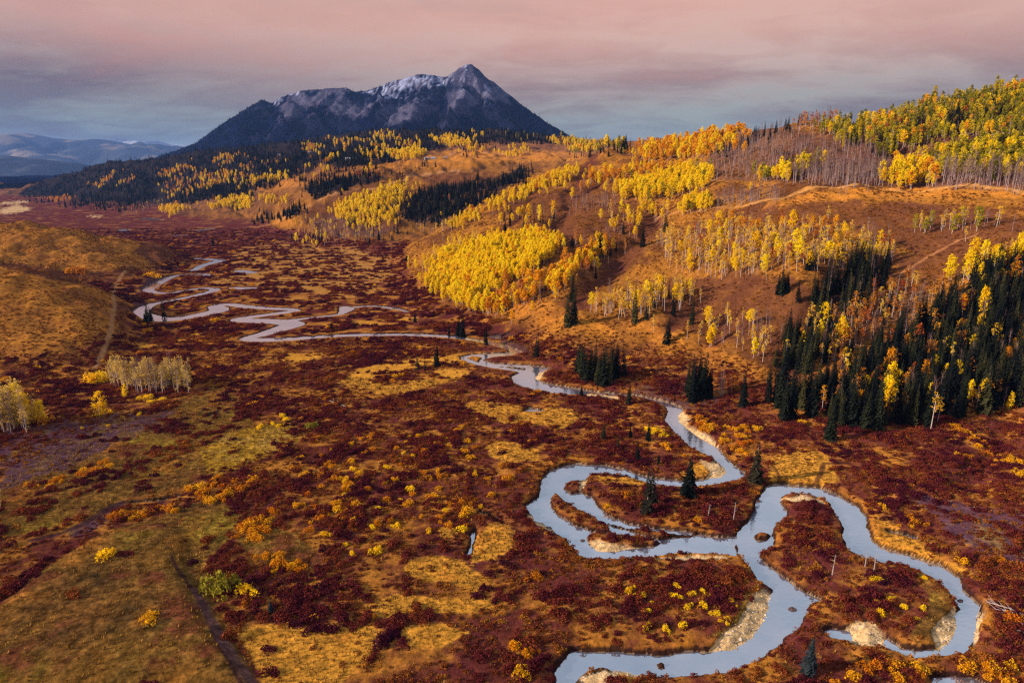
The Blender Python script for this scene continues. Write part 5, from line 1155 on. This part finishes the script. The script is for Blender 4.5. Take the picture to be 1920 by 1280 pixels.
for t in picked:
    nm, cat, _ = KS[t['kind']]; o = link(nm, SH[t['kind']][rng.integers(4)], label=t['label'], category=cat, group={'willow': 'willows of the ', 'amber': 'orange shrubs of the ', 'lemon': 'yellow shrubs of the '}[t['kind']] + t['ph'])
    o.location = t['p']; o.rotation_euler = (0, 0, rng.uniform(0, 6.28)); s_ = t['s']; o.scale = (s_ * rng.uniform(.9, 1.25), s_ * rng.uniform(.9, 1.25), s_ * rng.uniform(.85, 1.1))
for k, name, label in (('willow', 'willow_thicket', 'maroon willow thickets across the valley floor'), ('amber', 'amber_thicket', 'orange brush scattered through the willow thickets'), ('lemon', 'yellow_brush', 'small yellow brush among the willows')):
    tt = [t for t in left if t['kind'] == k]
    if tt: instancer(name, [t['p'] for t in tt], np.array([[t['s'] * rng.uniform(.9, 1.3), t['s'] * rng.uniform(.9, 1.3), t['s'] * rng.uniform(.75, 1.1)] for t in tt]), np.c_[np.zeros((len(tt), 2)), rng.uniform(0, 6.28, len(tt))], rng.integers(0, 4, len(tt)), SH[k], label)
# low brush in the gaps
Xb, Yb = cells(300000, 105, 420, 1.15, .95); pb_ = np.clip(.40 + 1.1 * fbm(Xb, Yb, 9, 3, .6, 211), .08, .95) * (1 - .9 * at_grid(OLG, Xb, Yb)) * (1 - .9 * at_grid(GOG, Xb, Yb)) * (at_grid(SDG, Xb, Yb) > np.where(Yb > 330, 4.0, .7)) * (at_grid(BAG, Xb, Yb) < .35) * np.clip(1.1 - at_grid(HMG, Xb, Yb), 0, 1)
ok = (rng.uniform(size=len(Xb)) < pb_) & ~inside(TW, Xb, Yb); Xb, Yb = Xb[ok], Yb[ok]; n = len(Xb); s_ = rng.uniform(.5, 1.15, n)
instancer('low_brush', np.c_[Xb, Yb, ground_z(Xb, Yb)], np.c_[s_, s_, s_ * rng.uniform(.6, 1.0, n)], np.c_[np.zeros((n, 2)), rng.uniform(0, 6.28, n)], rng.integers(0, 4, n), SH['low'], 'low russet brush between the willows')
# grass tufts and hillside brush
X, Y = cells(190000, 105, 330, .85, .95); pr_ = np.clip(at_grid(OLG, X, Y) * .5 + at_grid(GOG, X, Y) * .75 + at_grid(HMG, X, Y) * .3, .05, .8) * (at_grid(SDG, X, Y) > 1.2) * (at_grid(BAG, X, Y) < .3)
pr_ = np.where(inside(TW, X, Y), np.clip(.35 + fbm(X, Y, 6, 3, .6, 231), .05, .9), pr_)
ok = rng.uniform(size=len(X)) < pr_; X, Y = X[ok], Y[ok]; n = len(X); s_ = rng.uniform(.6, 1.5, n)
instancer('grass_tufts', np.c_[X, Y, ground_z(X, Y)], np.c_[s_, s_, s_ * rng.uniform(.7, 1.2, n)], np.c_[np.zeros((n, 2)), rng.uniform(0, 6.28, n)], rng.integers(0, 4, n), SH['tuft'], 'dry grass tufts on the meadows and terraces')
X, Y = cells(200000, 230, 900, 2.1, .9); hh = at_grid(HMG, X, Y); cl = fbm(X, Y, 30, 3, .6, 207); ok = (hh > .35) & (rng.uniform(size=len(X)) < np.clip(.45 + cl * 1.3, .05, .95)); X, Y = X[ok], Y[ok]; n = len(X); s_ = rng.uniform(.5, 1.5, n)
instancer('hillside_brush', np.c_[X, Y, ground_z(X, Y)], np.c_[s_, s_, s_ * rng.uniform(.7, 1.1, n)], np.c_[np.zeros((n, 2)), rng.uniform(0, 6.28, n)], rng.integers(0, 4, n), SH['sage'], 'low rusty brush and dry grass on the hillsides')

X, Y = cells(400000, 108, 330, .5, .9); bb_ = at_grid(BAG, X, Y); sdq = at_grid(SDG, X, Y); ok = (bb_ > .5) & (sdq > -.3) & (sdq < 9) & (rng.uniform(size=len(X)) < .55); X, Y = X[ok], Y[ok]; n = len(X); s_ = rng.gamma(2.0, .045, n) + .06
ST_M = []
m_stone = leaf_mat('bar_stones', [(0, (.20, .15, .12)), (.5, (.42, .32, .24)), (1, (.66, .55, .42))], trans=0, isl=.2)
for i in range(3):
    k_ = MB(); a_ = pr.normal(size=(14, 3)); a_ /= np.linalg.norm(a_, axis=1)[:, None]
    V_ = [np.array(p) * pr.uniform(.8, 1.2) * np.array([1.2, 1, .7]) for p in ((1,0,0),(0,1,0),(-1,0,0),(0,-1,0),(0,0,1),(0,0,-1),(.7,.7,.4),(-.7,.7,.4),(-.7,-.7,.4),(.7,-.7,.4))]
    k_.v = V_; k_.f = [(0,6,4,9),(1,7,4,6),(2,8,4,7),(3,9,4,8),(0,5,1,6),(1,5,2,7),(2,5,3,8),(3,5,0,9)]; ST_M.append(mesh_of('stone_shape', k_, m_stone))
instancer('gravel_stones', np.c_[X, Y, ground_z(X, Y)], np.c_[s_, s_, s_], np.c_[np.zeros((n, 2)), rng.uniform(0, 6.28, n)], rng.integers(0, 3, n), ST_M, 'pale stones on the gravel bars of the river')
# single bushes that stand out: (px, py foot, width in photo pixels, kind, height factor, label)
BUSH = [(412,1108,62,'lime',1.5,'big round green gold bush beside the ditch at lower left'),(466,1112,38,'lemon',1.0,'pale yellow bush right of the big green one'),(462,1130,20,'amber',1.0,'small orange bush below the pale yellow one'),
 (197,1042,38,'lemon',.9,'lone yellow bush on the brown terrace at left'),(172,716,30,'lemon',1.3,'left yellow bush at the foot of the hill trail'),(190,714,28,'lemon',1.4,'right yellow bush at the foot of the hill trail'),
 (585,802,24,'lime',1.1,'round green yellow bush right of the yellow green meadow'),(705,1038,20,'lemon',1.5,'upright yellow bush in the lower middle willows'),(865,992,24,'lemon',.8,'flat yellow bush left of the small creek'),
 (768,918,22,'lemon',.9,'yellow bush in the middle of the red thicket'),(660,1028+12,12,'lemon',1.4,'small upright yellow bush left of the brighter one'),(874,965,24,'amber',1.3,'tall golden bush beside the head of the small creek'),
 (588,1162,24,'amber',1.1,'rusty bush alone in the dark lower thicket'),(1525,0,0,'x',1,''),(274,748,22,'lemon',.8,'low yellow bush below the pale leafless stand'),(303,750,14,'lemon',.9,'small yellow bush right of the low one'),
 (55,790,24,'amber',1.3,'yellow orange bush at right of the left edge stand'),(82,792,26,'amber',1.2,'rounded orange bush farthest right of the left edge stand'),(145,512,30,'amber',.8,'orange bush in the dark gully of the left hill'),
 (128,512,22,'amber',1.0,'yellow orange bush at the left of the gully'),(288,520,26,'amber',.8,'orange bush on the river under the left hill'),(755,1065,0,'x',1,'')]
for px, py, w, k, hf, lab in BUSH:
    if k == 'x': continue
    g = hit(px, py)[0]; d = float(proj(*g)[2]); s_ = w * d / F / 3.5
    nm = {'lime': 'green_bush', 'lemon': 'yellow_bush', 'amber': 'orange_bush'}[k]
    o = link(nm, SH[k][rng.integers(4)], label=lab, category='bush'); o.location = g; o.scale = (s_, s_, s_ * hf); o.rotation_euler = (0, 0, rng.uniform(0, 6.28))
# pale stands on the left valley floor
LST = [('pale stand below the left hill', [(212,722),(300,716),(352,722),(350,730),(290,735),(214,730)], {'bare':46,'airy':84}, (10,14)), ('stand at the left photo edge', [(-30,800),(36,790),(44,808),(-30,814)], {'airy':52,'bare':16,'bushy':3}, (13,17)),
       ('leafy clump by left edge stand', [(44,786),(75,784),(78,796),(48,798)], {'bushy':5,'airy':5}, (8,11)), ('tuft of aspens at left edge below', [(-10,946),(10,942),(14,952),(-10,955)], {'airy':5}, (6,8))]
for ph, poly, cnt, hr in LST:
    n0 = len(TREES); place(poly, cnt, hr, ph, True); tt = TREES[n0:]; gg = {}
    for t in tt: gg.setdefault(KN[t['kind']][0], []).append(t)
    for nm, items in gg.items(): ordlabel(items, ph, lambda t: KN[t['kind']][2])
    for t in tt:
        nm, cat, _ = KN[t['kind']]; lst = PR[t['kind']]; tree_thing(nm, t['label'], cat, t['p'], t['h'], lst[rng.integers(len(lst))], rng.uniform(0, 6.28), 1.0, cat + 's of the ' + ph)

# ------------------------------------------------------------------ dead wood, boulders, cabins
def snag(px, py, hp, label, lean=0.05):
    g = hit(px, py)[0]; d = float(proj(*g)[2]); h = hp * d / F; t = MB(); t.tube((0, 0, -.4), (lean * h, 0, h), .16, .03, 5)
    b_ = MB()
    for i in range(8):
        z = h * pr.uniform(.35, .9); a = pr.uniform(0, 6.28); L = h * .14; b_.tube((lean * z, 0, z), (lean * z + math.cos(a) * L, math.sin(a) * L, z + L * pr.uniform(-.1, .5)), .04, .012, 3)
    e = bpy.data.objects.new('dead_tree', None); COL.objects.link(e); e.location = g; e['label'] = label; e['category'] = 'dead tree'
    link('trunk', mesh_of('dead_trunk', t, M['snag']), e); link('branches', mesh_of('dead_branches', b_, M['snag']), e)
snag(1560,1078,44,'grey dead tree on the willow tongue in the right river loop'); snag(1622,1062,36,'left bare pole of two at the inner bank of the right loop',.0)
snag(1638,1072,40,'right bare pole of two at the inner bank of the right loop',.02); snag(1375,975,38,'thin dead tree at the right side of the west loop'); snag(1328,968,26,'short dead pole among willows inside the west loop')
snag(1848,690+30,30,'dead pole at the foot of the big dark forest') if False else None
def fallen(px, py, L, label, n=7):
    g = hit(px, py)[0]; t = MB(); a0 = pr.uniform(0, 3); t.tube((-L / 2 * math.cos(a0), -L / 2 * math.sin(a0), .35), (L / 2 * math.cos(a0), L / 2 * math.sin(a0), .7), .12, .05, 5)
    b_ = MB()
    for i in range(n):
        q = pr.uniform(-.4, .5) * L; a = a0 + pr.uniform(-1.4, 1.4); l = L * pr.uniform(.25, .5); p = np.array([q * math.cos(a0), q * math.sin(a0), .55])
        b_.tube(p, p + np.array([math.cos(a) * l, math.sin(a) * l, l * pr.uniform(.1, .5)]), .05, .015, 4)
    e = bpy.data.objects.new('fallen_tree', None); COL.objects.link(e); e.location = g; e['label'] = label; e['category'] = 'driftwood'
    link('log', mesh_of('fallen_log', t, M['white_wood']), e); link('branches', mesh_of('fallen_branches', b_, M['white_wood']), e)
M['white_wood'] = plain_mat('bleached_wood', (.46, .40, .40), .25, 2.0)
fallen(1892,1150,6.0,'bleached branching driftwood right of the right river loop', 12); fallen(1872,1138,5,'smaller bleached branches just left of the big driftwood', 8); fallen(1915,1186,4.5,'bleached branch at the right photo edge below the driftwood', 5)
fallen(1483,1168,5,'dark log lying in the shallows of the bottom channel', 1); fallen(632,758,11,'long grey log lying in the red thicket in the middle', 2); fallen(1835,1148,6,'bare log reaching over the water at the right loop', 1)
m_rock = plain_mat('river_rock', (.10, .07, .07), .4, 1.5)
def boulder(px, py, r_, label):
    g = at_z(px, py, WATER_Z); V = []; Fq = []; nu, nv = 9, 6
    for j in range(nv + 1):
        for i in range(nu):
            th = math.pi * j / nv; a = 2 * math.pi * i / nu; k = r_ * (1 + pr.normal(0, .1)); V.append((k * math.sin(th) * math.cos(a) * 1.3, k * math.sin(th) * math.sin(a), k * .6 * math.cos(th)))
    for j in range(nv):
        for i in range(nu): Fq.append((j * nu + i, (j + 1) * nu + i, (j + 1) * nu + (i + 1) % nu, j * nu + (i + 1) % nu))
    o = link('boulder', new_mesh('boulder', np.array(V), Fq, [m_rock], False), label=label, category='rock'); o.location = (float(g[0]), float(g[1]), WATER_Z)
for a in [(1486,1142,.8,'dark boulder near the right bank of the bottom channel'),(1028,990,.8,'dark rock on the gravel at the left of the west loop'),(1092,1013,.6,'small rock in the shallows south of the west loop'),(1330,1214,.6,'rock on the lower edge of the big gravel bar'),
          (1800,1126,.6,'small rock in the water of the right loop')]: boulder(*a)
m_wall = plain_mat('cabin_wall', (.30, .22, .18), .2, .3); m_wall2 = plain_mat('cabin_wall_pale', (.38, .32, .30), .2, .3); m_roof = plain_mat('cabin_roof', (.26, .25, .28), .15, .3); m_glass = plain_mat('cabin_glass', (.04, .05, .07), .1, 1.0)
def box(mb, x0, x1, y0, y1, z0, z1):
    k = len(mb.v); mb.v += [np.array(p, float) for p in ((x0,y0,z0),(x1,y0,z0),(x1,y1,z0),(x0,y1,z0),(x0,y0,z1),(x1,y0,z1),(x1,y1,z1),(x0,y1,z1))]
    mb.f += [tuple(k + i for i in f) for f in ((0,3,2,1),(4,5,6,7),(0,1,5,4),(1,2,6,5),(2,3,7,6),(3,0,4,7))]
def cabin(px, py, w, dpt, rz, pale, label):
    w *= .72; dpt *= .72
    g = hit(px, py)[0]; e = bpy.data.objects.new('cabin', None); COL.objects.link(e); e.location = (g[0], g[1], g[2] - .5); e.rotation_euler = (0, 0, rz); e['label'] = label; e['category'] = 'house'
    wl = MB(); hz = 3.2; box(wl, -w / 2, w / 2, -dpt / 2, dpt / 2, -1.5, hz); k = len(wl.v); rh = dpt * .38
    for s_ in (-1, 1):
        a = len(wl.v); wl.v += [np.array((s_ * w / 2, -dpt / 2, hz)), np.array((s_ * w / 2, dpt / 2, hz)), np.array((s_ * w / 2, 0, hz + rh))]; wl.f.append((a, a + 1, a + 2))
    link('wall', mesh_of('cabin_wall', wl, m_wall2 if pale else m_wall), e)
    rf = MB(); o_ = .6
    for s_ in (-1, 1):
        a = len(rf.v)
        for zz in (0, .25): rf.v += [np.array((-w / 2 - o_, s_ * (dpt / 2 + o_), hz - .3 + zz)), np.array((w / 2 + o_, s_ * (dpt / 2 + o_), hz - .3 + zz)), np.array((w / 2 + o_, 0, hz + rh + .1 + zz)), np.array((-w / 2 - o_, 0, hz + rh + .1 + zz))]
        rf.f += [(a, a+1, a+2, a+3), (a+4, a+7, a+6, a+5), (a, a+4, a+5, a+1), (a+1, a+5, a+6, a+2), (a+3, a+2, a+6, a+7), (a, a+3, a+7, a+4)]
    link('roof', mesh_of('cabin_roof', rf, m_roof), e)
    for x in (-w * .28, w * .28):
        wi = MB(); box(wi, x - .8, x + .8, -dpt / 2 - .06, -dpt / 2 + .05, 1.0, 2.3); link('window', mesh_of('cabin_window', wi, m_glass), e)
CAB = [(653,300,16,9,.1,True,'pale cabin on the mid slope, leftmost of three near each other'),(665,300,11,8,.5,False,'brown cabin between two others on the mid slope'),(687,302,13,8,-.2,True,'pale cabin right of the brown one on the mid slope'),
 (800,299,13,8,.3,True,'pale cabin on the far meadow, left of a pair'),(813,299,14,9,-.1,False,'brown cabin on the far meadow, right of a pair'),(743,298,12,8,.0,False,'brown cabin near yellow trees at the far meadow edge'),
 (580,287,12,8,.4,True,'pale cabin high on the left hills among spruces'),(523,292,13,8,.1,False,'brown cabin among yellow trees, farthest left of the cabins'),(835,298,9,7,.2,True,'small pale shed at the right end of the cabins')]
for a in CAB: cabin(*a)

# spruces on the mountain's lower side
MZG = MZ.reshape(210, 430); fmask = (MC.sum(1) < .085) & (mpy > 158) & (my_ < 5000) & (mpx > 250) & (MZ > 90)
ii = rng.choice(np.where(fmask)[0], 9000); jx_ = mx_[ii] + rng.uniform(-6, 6, len(ii)); jy_ = my_[ii] + rng.uniform(-9, 9, len(ii)); zz_ = bil(MZG, mt, ms, jy_, jx_); s_ = rng.uniform(.6, 1.05, len(ii))
instancer('mountain_forest', np.c_[jx_, jy_, zz_ - .5], np.c_[s_ * 1.3, s_ * 1.3, s_], np.c_[np.zeros((len(ii), 2)), rng.uniform(0, 6.28, len(ii))], rng.integers(0, 5, len(ii)), [p[2] for p in PR['spruce']], 'dark spruce forest on the lower mountain side')

# ------------------------------------------------------------------ air
m_haze, b = mat('valley_haze')
pv = b.n('ShaderNodeVolumePrincipled'); pv.inputs['Color'].default_value = (.20, .40, 1.0, 1); pv.inputs['Density'].default_value = 2.7e-5; pv.inputs['Anisotropy'].default_value = .2
b.n('ShaderNodeOutputMaterial', ins={'Volume': pv.outputs[0]})
hb = MB(); zt = float(HILL_TOP) + 40; box(hb, -47000, 47000, -600, 45500, float(min(Z.min(), -60)) - 80, zt)
hz_o = link('haze', mesh_of('haze', hb, m_haze), kind='stuff', label='thin blue air over the valley')
